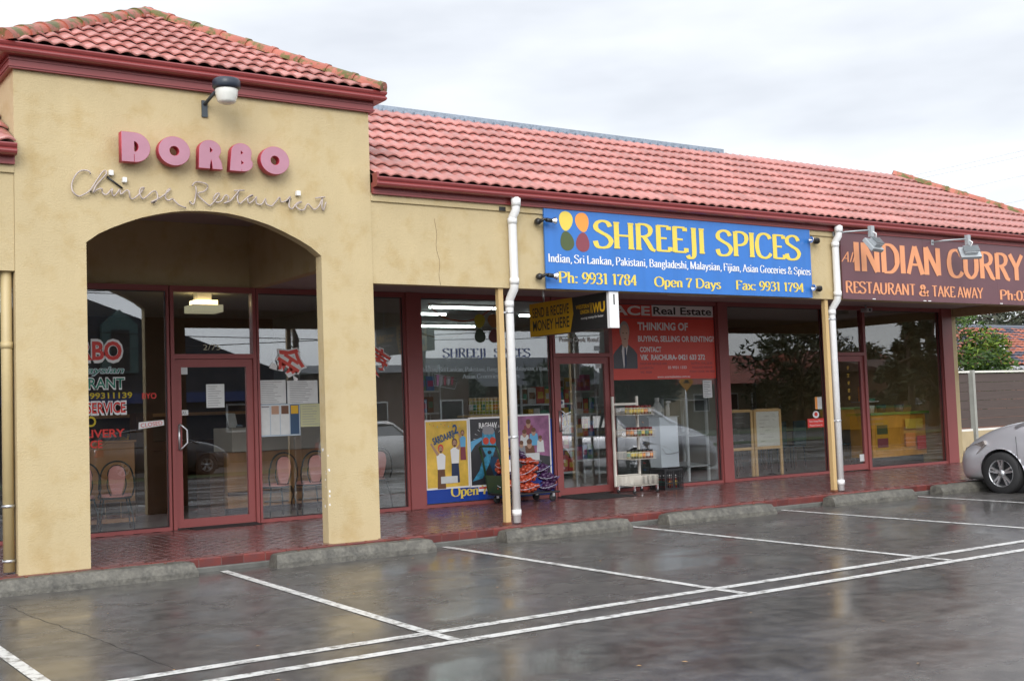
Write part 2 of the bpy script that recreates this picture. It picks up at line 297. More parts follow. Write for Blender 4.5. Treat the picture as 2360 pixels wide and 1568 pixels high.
# ---- broad-nib serif alphabet drawn stroke by stroke.  '|' separates strokes; leading ~ = smooth; s = serif feet at stroke ends; b = both ends
GL = {
'S': (.62, ["~.54,.80 .46,.95 .28,1.0 .10,.90 .08,.70 .26,.56 .46,.44 .56,.26 .46,.06 .26,0 .10,.05 .04,.24"], []),
'H': (.74, [".13,0 .13,1", ".61,0 .61,1", ".13,.5 .61,.5"], [(.13, 0), (.13, 1), (.61, 0), (.61, 1)]),
'R': (.70, [".13,0 .13,1", "~.13,.99 .38,.98 .54,.86 .52,.64 .36,.53 .13,.52", "~.32,.53 .48,.25 .58,.06 .70,0"], [(.13, 0), (.13, 1)]),
'E': (.58, [".13,0 .13,1", ".10,.98 .50,.98", ".13,.51 .42,.51", ".10,.02 .53,.02", ".50,.98 .50,.84", ".53,.02 .53,.18"], []),
'J': (.38, ["~.24,1 .24,.6 .24,.05 .20,-.16 .06,-.2 .0,-.10"], [(.24, 1)]),
'I': (.30, [".15,0 .15,1"], [(.15, 0), (.15, 1)]),
'P': (.62, [".13,0 .13,1", "~.13,.99 .38,.98 .55,.85 .53,.60 .36,.47 .13,.46"], [(.13, 0), (.13, 1)]),
'C': (.66, ["~.60,.80 .52,.94 .34,1.0 .14,.88 .06,.5 .14,.12 .34,0 .52,.06 .62,.2"], []),
'N': (.76, [".12,0 .12,1", ".12,1 .62,0", ".62,0 .62,1"], [(.12, 0), (.62, 1)]),
'D': (.74, [".13,0 .13,1", "~.13,.99 .42,.97 .62,.76 .66,.5 .62,.24 .42,.03 .13,.01"], []),
'A': (.70, [".06,0 .35,1", ".35,1 .64,0", ".16,.34 .53,.34"], [(.06, 0), (.64, 0)]),
'U': (.72, ["~.12,1 .12,.6 .13,.2 .32,.0 .52,.12 .60,.4 .60,1"], [(.12, 1), (.60, 1)]),
'Y': (.66, [".04,1 .33,.48", ".62,1 .33,.48", ".33,.48 .33,0"], [(.33, 0), (.04, 1), (.62, 1)]),
'T': (.62, [".31,0 .31,1", ".03,.98 .59,.98"], [(.31, 0)]),
'K': (.68, [".13,0 .13,1", ".58,1 .16,.48", ".26,.58 .62,0"], [(.13, 0), (.13, 1)]),
'W': (.92, [".04,1 .24,0", ".24,0 .46,.9", ".46,.9 .66,0", ".66,0 .88,1"], [(.04, 1), (.88, 1)]),
'L': (.56, [".13,0 .13,1", ".10,.02 .50,.02", ".50,.02 .50,.2"], [(.13, 1)]),
'B': (.64, [".13,0 .13,1", "~.13,.99 .36,.98 .5,.86 .46,.62 .30,.53 .13,.53", "~.13,.52 .40,.51 .56,.36 .54,.14 .38,.02 .13,.01"], []),
'M': (.88, [".12,0 .12,1", ".12,1 .42,.05", ".42,.05 .72,1", ".74,0 .74,1"], [(.12, 0), (.74, 0), (.12, 1), (.74, 1)]),
'F': (.56, [".13,0 .13,1", ".10,.98 .50,.98", ".13,.51 .42,.51", ".50,.98 .50,.82"], [(.13, 0)]),
'G': (.72, ["~.60,.80 .52,.94 .34,1.0 .14,.88 .06,.5 .14,.12 .34,0 .52,.06 .58,.14", ".58,.02 .58,.42"], [(.58, .42)]),
'O': (.74, ["~.37,1.0 .12,.85 .06,.5 .12,.15 .37,0 .62,.15 .68,.5 .62,.85 .37,1.0"], []),
'a': (.48, ["~.10,.52 .16,.64 .30,.66 .36,.52 .36,.30 .36,.10 .40,.02 .46,.04", "~.36,.40 .20,.34 .08,.22 .12,.05 .24,.02 .36,.14"], []),
'b': (.52, [".12,.02 .12,1", "~.12,.5 .24,.66 .40,.6 .44,.34 .38,.08 .26,.0 .12,.12"], [(.08, 1)]),
'c': (.44, ["~.38,.52 .30,.65 .16,.62 .06,.34 .14,.05 .28,.0 .38,.12"], []),
'd': (.54, [".40,0 .40,1", "~.40,.5 .28,.66 .12,.6 .08,.34 .14,.08 .26,.0 .40,.12"], [(.36, 1), (.44, 0)]),
'e': (.46, ["~.08,.36 .38,.36 .36,.58 .24,.67 .10,.58 .06,.34 .12,.06 .26,.0 .38,.12"], []),
'g': (.50, ["~.24,.66 .10,.58 .10,.36 .24,.28 .36,.38 .36,.56 .24,.66", "~.14,.30 .08,.18 .20,.10 .38,.06 .42,-.10 .30,-.26 .12,-.22 .06,-.10 .16,.08", ".36,.60 .46,.64"], []),
'h': (.54, [".12,0 .12,1", "~.12,.48 .24,.64 .36,.62 .40,.48 .40,.2 .40,0"], [(.12, 0), (.40, 0), (.08, 1)]),
'i': (.26, [".13,0 .13,.64", ".13,.84 .13,.95"], [(.13, 0), (.10, .64)]),
'j': (.26, ["~.15,.64 .15,.2 .14,-.12 .04,-.24 -.04,-.16", ".15,.84 .15,.95"], [(.11, .64)]),
'k': (.52, [".12,0 .12,1", ".42,.62 .14,.30", ".22,.38 .46,0"], [(.12, 0), (.08, 1), (.44, .64), (.46, 0)]),
'l': (.26, [".13,0 .13,1"], [(.13, 0), (.10, 1)]),
'n': (.54, [".12,0 .12,.64", "~.12,.48 .24,.64 .36,.62 .40,.48 .40,.2 .40,0"], [(.12, 0), (.40, 0), (.09, .64)]),
'o': (.50, ["~.25,.66 .10,.56 .06,.33 .10,.10 .25,0 .40,.10 .44,.33 .40,.56 .25,.66"], []),
'p': (.52, [".12,-.28 .12,.64", "~.12,.5 .24,.66 .40,.6 .44,.34 .38,.08 .26,.0 .12,.12"], [(.12, -.28), (.08, .64)]),
'r': (.40, [".12,0 .12,.64", "~.12,.44 .22,.62 .34,.62"], [(.12, 0), (.09, .64)]),
's': (.40, ["~.32,.54 .24,.65 .10,.60 .08,.46 .20,.36 .32,.24 .30,.06 .16,0 .06,.12"], []),
't': (.34, ["~.14,.86 .14,.5 .15,.12 .22,.02 .32,.08", ".04,.62 .30,.62"], []),
'x': (.50, [".06,.64 .42,0", ".42,.64 .06,0"], [(.06, .64), (.42, 0), (.42, .64), (.06, 0)]),
'y': (.50, [".06,.64 .26,.05", "~.44,.64 .26,.02 .16,-.22 .04,-.24"], [(.06, .64), (.44, .64)]),
'&': (.74, ["~.66,.50 .54,.16 .34,.0 .12,.08 .10,.30 .30,.52 .42,.72 .36,.95 .24,.96 .18,.78 .30,.5 .48,.2 .68,0"], []),
',': (.22, ["~.10,.08 .13,.0 .05,-.16"], []), ':': (.26, [".12,.0 .12,.12", ".12,.50 .12,.62"], []), ' ': (.26, [], []), '.': (.2, [".1,0 .1,.12"], []),
'0': (.52, ["~.26,1.0 .10,.85 .06,.5 .10,.15 .26,0 .42,.15 .46,.5 .42,.85 .26,1.0"], []),
'1': (.42, [".22,0 .22,1", ".22,1 .08,.86"], [(.22, 0)]),
'3': (.50, ["~.08,.84 .18,.98 .34,.96 .40,.76 .30,.58 .18,.54", "~.18,.54 .38,.48 .44,.26 .34,.04 .16,.0 .06,.12"], []),
'4': (.52, [".34,0 .34,1", ".34,1 .05,.32", ".05,.30 .48,.30"], [(.34, 0)]),
'5': (.5, [".12,.98 .42,.98", ".12,.98 .10,.58", "~.10,.58 .30,.62 .44,.42 .40,.12 .22,0 .06,.1"], []),
'7': (.48, [".06,.96 .44,.96", "~.44,.96 .28,.6 .20,.3 .18,0", ".06,.96 .06,.82"], []),
'8': (.50, ["~.25,1.0 .11,.88 .12,.66 .26,.54 .40,.38 .40,.12 .25,0 .10,.12 .10,.38 .26,.54 .39,.68 .38,.9 .25,1.0"], []),
'9': (.50, ["~.40,.62 .30,.46 .14,.46 .07,.72 .16,.97 .32,.97 .43,.72 .40,.3 .26,.04 .10,.04"], []),
}
def catmull(P, n=5):
    out = []; P = [P[0]]+P+[P[-1]]
    for i in range(1, len(P)-2):
        a, b, c, d = P[i-1], P[i], P[i+1], P[i+2]
        for k in range(n):
            t = k/n; out.append(tuple(.5*((2*b[j])+(-a[j]+c[j])*t+(2*a[j]-5*b[j]+4*c[j]-d[j])*t*t+(-a[j]+3*b[j]-3*c[j]+d[j])*t**3) for j in range(len(b))))
    out.append(tuple(P[-2])); return out
def nib(s, m, parent, fr, u0, u1, v0, cap, **k):
    if ' ' not in s or k.get('rot'): return nib1(s, m, parent, fr, u0, u1, v0, cap, **k)
    W_ = lambda q: sum(GL.get(c, GL[' '])[0] for c in q)
    tot = W_(s); x = 0
    for w in s.split(' '):
        nib1(w, m, parent, fr, u0+(u1-u0)*x/tot, u0+(u1-u0)*(x+W_(w))/tot, v0, cap, **k); x += W_(w)+W_(' ')
def nib1(s, m, parent, fr, u0, u1, v0, cap, thick=.17, thin=.07, serif=.11, d=0.004, name='lettering', slant=0.0, rot=0.0, label=None):
    adv = 0; items = []
    for ch in s:
        w, st, se = GL.get(ch, GL[' ']); items.append((adv, st, se)); adv += w
    sx = (u1-u0)/adv; mb = MB(); k = 0; cr_, sr_ = math.cos(rot), math.sin(rot)
    def P(x, y, dd):
        a, b = (x+slant*y)*sx, y*cap
        return tuple(fr(u0+a*cr_-b*sr_, v0+a*sr_+b*cr_, dd))
    asp = cap/sx
    for ox, st, se in items:
        for q in st:
            sm = q[0] == '~'; pts = [tuple(map(float, t.split(','))) for t in q.lstrip('~').split()]
            if sm: pts = catmull(pts, 4)
            k += 1; dd = d+(k % 7)*0.00035; L = []
            for i, (x, y) in enumerate(pts):
                a = pts[max(0, i-1)]; b = pts[min(len(pts)-1, i+1)]; dx, dy = b[0]-a[0], (b[1]-a[1]); l = math.hypot(dx, dy) or 1; dx, dy = dx/l, dy/l
                if dx*dy < 0 or abs(dx) < .2: w = thin+(thick-thin)*abs(dy)
                else: w = thin+(thick-thin)*abs(dy)*.72
                L.append((x+ox-dy*w/2, y+dx*w/2, x+ox+dy*w/2, y-dx*w/2))
            b0 = len(mb.v)
            for l in L: mb.v += [P(l[0], l[1], dd), P(l[2], l[3], dd)]
            for i in range(len(L)-1): mb.f.append((b0+2*i, b0+2*i+1, b0+2*i+3, b0+2*i+2)); mb.sm.append(False)
        if serif:
            for (x, y) in se:
                k += 1; dd = d+.0028+(k % 3)*0.0003; h = thin*.8; y0 = y if y in (0, -.28) else y-h
                mb.quad(P(x+ox-serif, y0, dd), P(x+ox+serif, y0, dd), P(x+ox+serif, y0+h, dd), P(x+ox-serif, y0+h, dd))
    return mb.build(name, m, parent, kind='raw', label=label)

# ================================================================== GROUND
YG = 3.154
def zl(y): return -0.13+0.012*max(-14.0, min(0.0, y))
def sheet_grid(name, m, xs, ys, zf, kind='structure', lift=0.0):
    v = [(x, y, zf(y)+lift) for y in ys for x in xs]; n = len(xs)
    f = [(j*n+i, j*n+i+1, (j+1)*n+i+1, (j+1)*n+i) for j in range(len(ys)-1) for i in range(n-1)]
    me = bpy.data.meshes.new(name); me.from_pydata(v, [], f); o = link(name, me, None, m); o['kind'] = kind; return o
M_GRASS = mat('verge_grass', (0.045, 0.075, 0.02), .9, var=.3, vscale=4, bump=.6)
M_DIRT = mat('far_ground', (0.09, 0.10, 0.06), .9, var=.25, vscale=.3)
sheet_grid('ground', M_DIRT, [-400, 400], [-400, 400], lambda y: -0.36)
cp = sheet_grid('car_park', M_ASPH, [-30, -5, 10, 21.3, 46], [-17, -14, -10, -6, -3, 0, .02], zl)
side = sheet_grid('side_driveway', M_ASPH, [21.15, 46], [.02, 7.9], lambda y: -0.13)
sheet_grid('street', mat('street_asphalt', (0.06, 0.058, 0.056), .35, var=.2, vscale=1, bump=.3), [-120, 140], [-29, -19.5], lambda y: -0.32)
sheet_grid('verge', M_GRASS, [-120, 140], [-19.4, -17.0], lambda y: -0.29)
sheet_grid('verge', M_GRASS, [-120, 140], [-32, -29.1], lambda y: -0.30)
# painted bay lines
def strip(x0, y0, x1, y1, w, name='bay_line'):
    dx, dy = x1-x0, y1-y0; l = math.hypot(dx, dy); nx, ny = -dy/l*w/2, dx/l*w/2; n = max(2, int(l/.6)); mb = MB()
    for i in range(n):
        a, b = i/n, (i+1)/n; p = [(x0+dx*t+s*nx, y0+dy*t+s*ny) for t, s in ((a, 1), (b, 1), (b, -1), (a, -1))]
        mb.quad(*[(q[0], q[1], zl(q[1])+.004) for q in p])
    o = mb.build(name, M_LINE, None, kind='raw'); o['kind'] = 'structure'; return o
for xa, xb in ((1.66, 1.70), (4.26, 4.17), (6.78, 6.86), (9.44, 9.50), (12.08, 12.2), (14.8, 14.8), (17.4, 17.5), (20.0, 20.1)):
    strip(xa, -.30, xb, -4.38, .085)
for i, y in enumerate((-4.43, -4.81)):
    mbx = 0
    strip(-6, y, 30, y-.02, .10)
for xa in (1.70, 4.17, 6.86, 9.50, 12.2):
    strip(xa, -4.485, xa+.01, -4.755, .085)

# footpath: kerb, bedding and pavers laid as stretchers running away from the kerb
fp = MB().box(-4, 21.15, -.19, 10.2, -.5, -.012).build('footpath', M_MORTAR, None); fp['kind'] = 'structure'
kb = MB().box(-4, 21.16, -.235, -.19, -.5, -.085).build('kerb', M_KERB, None, bevel=.01); kb['kind'] = 'structure'
def paver_mesh(lx, ly, h, b=.004):
    mb = MB(); x, y = lx/2-b, ly/2-b
    mb.v = [(-lx/2, -ly/2, -h), (lx/2, -ly/2, -h), (lx/2, ly/2, -h), (-lx/2, ly/2, -h), (-lx/2, -ly/2, -b), (lx/2, -ly/2, -b), (lx/2, ly/2, -b), (-lx/2, ly/2, -b), (-x, -y, 0), (x, -y, 0), (x, y, 0), (-x, y, 0)]
    mb.f = [(8, 9, 10, 11), (0, 1, 5, 4), (1, 2, 6, 5), (2, 3, 7, 6), (3, 0, 4, 7), (4, 5, 9, 8), (5, 6, 10, 9), (6, 7, 11, 10), (7, 4, 8, 11)]
    mb.sm = [False]*9; return mb
PM = paver_mesh(.108, .222, .03); pme = bpy.data.meshes.new('paver'); pme.from_pydata(PM.v, [], PM.f); pme.materials.append(M_BRICKP)
NM = paver_mesh(.224, .105, .085, .01); nme = bpy.data.meshes.new('edge_paver'); nme.from_pydata(NM.v, [], NM.f); nme.materials.append(M_NOSE)
cells = []
nx = int((21.1+4)/.115)
for i in range(nx):
    x = -4+.0575+i*.115
    off = .115 if i % 2 else 0
    y = -.085+.115-off
    while y < YG-.02:
        cells.append((x, y)); y += .23
random.seed(3)
def jit(): return random.uniform(-.0016, .0016)
inb = lambda x, y: (2.43 < x < 3.1 or 5.53 < x < 6.16) and y < .13
cells = [c for c in cells if c[1] > -.0 and not inb(*c)]
vis = lambda c: c[0] > 3.3
near = sorted([c for c in cells if vis(c)], key=lambda c: (c[0])**2+(c[1]+11.67)**2)[:215]
ns = set(near)
for (x, y) in near:
    o = link('paver', pme, fp); o.location = (x, y, jit()); o.rotation_euler = (jit()*.7, jit()*.7, jit()*2)
rest = MB()
for (x, y) in cells:
    if (x, y) in ns: continue
    z = jit(); b = len(rest.v); rest.v += [(x+a, y+c, z+e) for a, c, e in PM.v]; rest.f += [tuple(b+i for i in f) for f in PM.f]; rest.sm += [False]*9
rest.build('far_pavers', M_BRICKP, fp, kind='stuff')
k = 0
for i in range(int(25.1/.23)):
    x = -4+.115+i*.23
    if x < 2.2 or x > 20.9 : continue
    o = link('edge_paver', nme, fp); o.location = (x, -.14, jit()*.6); o.rotation_euler = (0, jit(), jit()*3)

# ================================================================== THE BUILDING
B = empty('shop_building', (11, 6, 0), 'long cream rendered shop row with red tiled roof and arched corner tower', 'building')
XL, XR, ZF = 2.43, 6.15, 4.80
def wallmb(): return MB()
# arch wall with the arched opening
arch = [(3.02, 3.058), (3.19, 3.172), (3.31, 3.235), (3.46, 3.30), (3.61, 3.357), (3.76, 3.398), (3.91, 3.432), (4.05, 3.452), (4.2, 3.462), (4.35, 3.463), (4.5, 3.456), (4.65, 3.434), (4.8, 3.402), (4.96, 3.358), (5.11, 3.30), (5.28, 3.225), (5.42, 3.150), (5.545, 3.06)]
top = ZF
poly = [(XL, -.02), (3.075, -.02)]+[(3.02+.055, 3.045)]+arch[1:-1]+[(5.535, 3.05), (5.535, -.02), (XR, -.02), (XR, top), (XL, top)]
Ta, Tb = 0.0, 0.14
mb = MB()
def strip_col(ps, zt):      # columns of quads above a lower outline
    for i in range(len(ps)-1):
        (xa, za), (xb, zb) = ps[i], ps[i+1]
        for y in (Ta, Tb): mb.quad((xa, y, za), (xb, y, zb), (xb, y, zt), (xa, y, zt))
        mb.quad((xa, Ta, za), (xb, Ta, zb), (xb, Tb, zb), (xa, Tb, za))
ap = [(3.075, 3.085)]+arch[1:-1]+[(5.535, 3.062)]
strip_col(ap, top)
for xa, xb in ((XL, 3.075), (5.535, XR)):
    for y in (Ta, Tb): mb.quad((xa, y, -.02), (xb, y, -.02), (xb, y, top), (xa, y, top))
    for x in (xa, xb):
        if x in (XL, XR): mb.quad((x, Ta, -.02), (x, Tb, -.02), (x, Tb, top), (x, Ta, top))
        else: mb.quad((x, Ta, -.02), (x, Tb, -.02), (x, Tb, 3.07), (x, Ta, 3.07))
mb.build('arch_wall', M_WALL, B)
bx('tower_side_wall', M_WALL, B, XL, XL+.14, .143, 3.72, 3.06, top)
bx('tower_side_wall', M_WALL, B, XR-.14, XR, .143, 3.72, 3.06, top)
bx('tower_back_wall', M_WALL, B, XL+.14, XR-.14, 3.2, 3.34, 3.065, 3.96)
bx('tower_ceiling', M_SOFFIT, B, XL+.14, XR-.14, .143, 3.197, 3.885, 3.93)
# beam, soffit, rear
for xa, xb in ((XR+.002, 20.97), (-4, XL-.002)):
    bx('beam', M_WALL, B, xa, xb, .012, .15, 2.787, 3.80)
    bx('beam_top_trim', M_WALL, B, xa, xb, -.012, .010, 3.70, 3.785, bevel=.006)
    bx('soffit', M_SOFFIT, B, xa, xb, .152, YG-.04, 3.065, 3.10)
bx('return_beam', M_WALL, B, 20.83, 20.968, .152, YG-.06, 2.90, 3.06)
bx('fascia', M_RED, B, XR+.003, 21.12, -.05, -.014, 3.775, 3.90)
bx('fascia', M_RED, B, -4, XL-.003, -.05, -.014, 3.775, 3.90)
for z in (3.80, 3.865):
    bx('fascia_bead', M_RED, B, XR+.003, 21.12, -.056, -.0505, z, z+.014)
# tower fascia: board with a stepped bead on all sides
def ring(name, x0, x1, y0, y1, z0, z1, t, m, parent):
    mb = MB().box(x0, x1, y0, y0+t, z0, z1).box(x0, x1, y1-t, y1, z0, z1).box(x0, x0+t, y0+t, y1-t, z0, z1).box(x1-t, x1, y0+t, y1-t, z0, z1); return mb.build(name, m, parent)
bx('eave_stop', M_RED, B, XR+.0035, XR+.03, -.155, -.052, 3.855, 4.0)
ring('tower_fascia', XL-.045, XR+.045, -.045, 3.78, 4.685, 4.83, .04, M_RED, B)
ring('tower_fascia_bead', XL-.055, XR+.055, -.055, 3.79, 4.70, 4.715, .0095, M_RED, B)
ring('tower_fascia_bead', XL-.055, XR+.055, -.055, 3.79, 4.765, 4.78, .0095, M_RED, B)
# gutters: a quad profile swept along the eave
PROF = [(0, .0), (-.085, .0), (-.105, .012), (-.115, .03), (-.112, .045), (-.10, .06), (-.112, .075), (-.118, .095), (-.112, .108), (-.098, .108), (-.098, .10), (-.09, .02), (0, .02)]
def gutter_run(name, pa, pb, out, z, parent, miter=(0, 0)):
    pa, pb = Vector(pa), Vector(pb); dr = (pb-pa).normalized(); out = Vector(out); mb = MB(); n = len(PROF)
    for e, (p, sg) in enumerate(((pa, miter[0]), (pb, miter[1]))):
        for (o_, h) in PROF: mb.v.append(tuple(p+out*(-o_)+dr*(-o_)*sg+Vector((0, 0, z+h))))
    for i in range(n): mb.f.append((i, (i+1) % n, n+(i+1) % n, n+i)); mb.sm.append(False)
    mb.f += [tuple(range(n)), tuple(range(2*n-1, n-1, -1))]; mb.sm += [False]*2
    return mb.build(name, M_GUT, parent)
gutter_run('gutter', (XR+.003, -.05, 0), (21.12, -.05, 0), (0, -1, 0), 3.845, B, (0, 1))
gutter_run('gutter', (-4, -.05, 0), (XL-.003, -.05, 0), (0, -1, 0), 3.845, B)
gutter_run('gutter', (21.12, -.05, 0), (21.12, 5.2, 0), (1, 0, 0), 3.845, B, (-1, 0))
a0, a1, b0, b1 = XL-.045, XR+.045, -.045, 3.78
gutter_run('tower_gutter', (a0, b0, 0), (a1, b0, 0), (0, -1, 0), 4.80, B, (-1, 1))
gutter_run('tower_gutter', (a1, b0, 0), (a1, b1, 0), (1, 0, 0), 4.80, B, (-1, 1))
gutter_run('tower_gutter', (a0, b1, 0), (a0, b0, 0), (-1, 0, 0), 4.80, B, (-1, 1))
# body behind
bx('rear_wall', M_WALL, B, -4, 20.97, 10, 10.15, -.1, 5.2); 
bx('end_wall', M_WALL, B, 20.76, 20.92, YG-.055, 9.99, -.1, 3.80)
M_INW = mat('shop_inner_wall', (0.26, 0.27, 0.26), .8, var=.1); M_INB = mat('panelled_inner_wall', (0.10, 0.07, 0.05), .6, var=.2)
M_INF = mat('grey_floor_tile', (0.34, 0.33, 0.32), .35, var=.15, vscale=6); M_CEIL = mat('ceiling_panel', (0.45, 0.46, 0.45), .8)
for xa, xb, mw, yb in ((-3.9, 8.36, M_INB, 8.0), (8.44, 14.40, M_INW, 9.0), (14.48, 20.74, M_INB, 8.5)):
    bx('shop_floor', M_INF, B, xa, xb, YG+.06, yb, -.011, .004); bx('shop_ceiling', M_CEIL, B, xa, xb, YG+.06, yb, 3.10, 3.13)
    bx('shop_back_wall', mw, B, xa, xb, yb, yb+.1, .0, 3.13)
for x in (8.36, 14.40): bx('party_wall', M_INW, B, x+.002, x+.078, YG+.062, 9.9, .0, 3.12)
bx('lintel', M_INB, B, -3.9, 20.74, YG+.05, YG+.15, 3.065, 3.75)

# ---- tiled roofs
def tile_mesh(w, g, h=.032, th=.038, n=12, rolls=2):
    """two-roll concrete tile in its own frame: x across, y up the slope from the lower edge, z off the battens"""
    v = []; f = []
    for j, (y, zz) in enumerate(((0.004, th-.020), (0.0, th), (g*.5, th*.52), (g+.04, .0))):
        for i in range(n+1):
            t = i/n; x = w*t; p = (.5-.5*math.cos(2*math.pi*rolls*t))**.62
            v.append((x, y, zz+h*p if j else zz+h*p*.92))
    for j in range(3):
        for i in range(n): f.append((j*(n+1)+i, j*(n+1)+i+1, (j+1)*(n+1)+i+1, (j+1)*(n+1)+i))
    return v, f
def roof_field(O, U, V, length, rows, g, w, inside, rolls=2):
    """yield (matrix, clipped?) for every tile on the slope"""
    U, V = Vector(U).normalized(), Vector(V).normalized(); Nn = U.cross(V).normalized(); Mx = Matrix(((U.x, V.x, Nn.x, 0), (U.y, V.y, Nn.y, 0), (U.z, V.z, Nn.z, 0), (0, 0, 0, 1)))
    for r in range(rows):
        n = int(length/w)+2
        for i in range(-1, n):
            u, v = i*w, r*g; st = inside(u, u+w, v, v+g)
            if st == 0: continue
            P_ = Vector(O)+U*u+V*v
            yield (Matrix.Translation(P_) @ Mx, u, v, st)
def clip_tile(vv, ff, u, v, planes):
    bm = bmesh.new(); bv = [bm.verts.new(q) for q in vv]; [bm.faces.new([bv[i] for i in q]) for q in ff]
    for (pu, pv, nu, nv) in planes:
        bmesh.ops.bisect_plane(bm, geom=bm.verts[:]+bm.edges[:]+bm.faces[:], plane_co=(pu-u, pv-v, 0), plane_no=(nu, nv, 0), clear_outer=True, dist=1e-5)
    me = None
    if bm.faces:
        me = bpy.data.meshes.new('roof_tile'); bm.to_mesh(me); me.polygons.foreach_set('use_smooth', [True]*len(me.polygons)); me.materials.append(M_TILE)
    bm.free(); return me
def slope_tiles(O, U, V, length, rows, g, w, planes, parent, indiv, budget, rolls=2, sortkey=None):
    vv, ff = tile_mesh(w, g, rolls=rolls); base = bpy.data.meshes.new('roof_tile'); base.from_pydata(vv, [], ff)
    base.polygons.foreach_set('use_smooth', [True]*len(base.polygons)); base.materials.append(M_TILE)
    def inside(u0, u1, v0, v1):
        st = 1
        for (pu, pv, nu, nv) in planes:
            ds = [(a-pu)*nu+(b-pv)*nv for a in (u0, u1) for b in (v0, v1+.04)]
            if min(ds) > -1e-4: return 0
            if max(ds) > 1e-4: st = 2
        return st
    left = MB(); cnt = 0
    L = list(roof_field(O, U, V, length, rows, g, w, inside))
    if sortkey: L.sort(key=sortkey)
    for (Mx, u, v, st) in L:
        if indiv and cnt < budget:
            me = base if st == 1 else clip_tile(vv, ff, u, v, planes)
            if me is None or not me.polygons: continue
            o = link('roof_tile', me, parent); o.matrix_parent_inverse = Matrix.Identity(4)
            jm = Matrix.Rotation(random.uniform(-.006, .006), 4, 'Z') @ Matrix.Translation((random.uniform(-.003, .003), random.uniform(-.004, .004), random.uniform(0, .004)))
            o.matrix_basis = Mx @ (jm if st == 1 else Matrix.Identity(4)); cnt += 1
        else:
            if st == 1: V3, F3 = vv, ff
            else:
                me = clip_tile(vv, ff, u, v, planes)
                if me is None: continue
                V3 = [tuple(q.co) for q in me.vertices]; F3 = [tuple(q.vertices) for q in me.polygons]
            b = len(left.v); left.v += [tuple(Mx @ Vector(q)) for q in V3]; left.f += [tuple(b+i for i in q) for q in F3]; left.sm += [True]*len(F3)
    if left.v: left.build('far_roof_tiles', M_TILE, parent, kind='stuff')
    return cnt
# main roof
EY, EZ, RY = -.12, 3.945, 2.53; PT = math.atan(.573); HIPX = 21.15
run = RY-EY; RZ = EZ+.573*run; SL = run/math.cos(PT); XRID = HIPX-run
M_BAT = mat('roof_underlay', (0.12, 0.05, 0.04), .8)
mb = MB(); e = .012
mb.quad((XR+.01, EY, EZ-e), (HIPX, EY, EZ-e), (XRID, RY, RZ-e), (XR+.01, RY, RZ-e)); mb.quad((-4, EY, EZ-e), (XL-.01, EY, EZ-e), (XL-.01, RY, RZ-e), (-4, RY, RZ-e)); mb.quad((HIPX, EY, EZ-e), (HIPX, 5.2, EZ-e), (XRID, 5.2, RZ-e), (XRID, RY, RZ-e))
mb.quad((XR+.01, RY, RZ-e), (XRID, RY, RZ-e), (XRID, RY+1.3, RZ-e), (XR+.01, RY+1.3, RZ-e)); mb.quad((-4, RY+1.3, RZ-e), (XRID, RY+1.3, RZ-e), (XRID, 10.1, RZ-e), (-4, 10.1, RZ-e)); mb.quad((HIPX, 5.2, EZ-e), (HIPX, 10.1, EZ-e), (XRID, 10.1, RZ-e), (XRID, 5.2, RZ-e))
mb.quad((-4, 10.1, RZ-e), (XRID, 10.1, RZ-e), (HIPX, 10.1, EZ-e), (-4, 10.1, EZ-e))
main_roof = mb.build('roof', M_BAT, B, kind=None)
# tower pyramid
T0, T1, TY0 = XL-.13, XR+.13, -.13; half = (T1-T0)/2; TXc, TYc = (T0+T1)/2, TY0+half; TZ = 4.905; TSL = half/math.cos(PT); TRZ = TZ+.573*half
mb = MB(); c4 = [(T0, TY0), (T1, TY0), (T1, TY0+2*half), (T0, TY0+2*half)]
for i in range(4): mb.quad((*c4[i], TZ-e), (*c4[(i+1) % 4], TZ-e), (TXc, TYc, TRZ-e))
tower_roof = mb.build('tower_roof', M_BAT, B)
rt = 8; tg = TSL/rt; W2 = T1-T0; hn = math.hypot(TSL, half)
def pyr_planes(L_, sl): h = L_/2; n = math.hypot(sl, h); return [(0, 0, -sl/n, h/n), (L_, 0, sl/n, h/n)]
used = slope_tiles((T0, TY0, TZ), (1, 0, 0), (0, math.cos(PT), math.sin(PT)), W2, rt, tg, .31, pyr_planes(W2, TSL), tower_roof, True, 120)
slope_tiles((T1, TY0, TZ), (0, 1, 0), (-math.cos(PT), 0, math.sin(PT)), W2, rt, tg, .31, pyr_planes(W2, TSL), tower_roof, False, 0)
slope_tiles((T0, TY0+2*half, TZ), (0, -1, 0), (math.cos(PT), 0, math.sin(PT)), W2, rt, tg, .31, pyr_planes(W2, TSL), tower_roof, False, 0)
ML = HIPX-6.17; n_ = math.hypot(SL, run)
slope_tiles((6.17, EY, EZ), (1, 0, 0), (0, math.cos(PT), math.sin(PT)), ML, 8, SL/8, .33, [(0, 0, -1, 0), (ML, 0, SL/n_, run/n_), (0, SL+.02, 0, 1)], main_roof, True, 290-used, sortkey=lambda t: (round(t[1]/.33), t[2]))
slope_tiles((-4, EY, EZ), (1, 0, 0), (0, math.cos(PT), math.sin(PT)), 6.4, 8, SL/8, .33, [(6.42, 0, 1, 0), (0, SL+.02, 0, 1)], main_roof, False, 0)
slope_tiles((HIPX, EY, EZ), (0, 1, 0), (-math.cos(PT), 0, math.sin(PT)), 5.2, 8, SL/8, .33, [(0, 0, -SL/n_, run/n_), (0, SL+.02, 0, 1), (5.2, 0, 1, 0)], main_roof, False, 0)
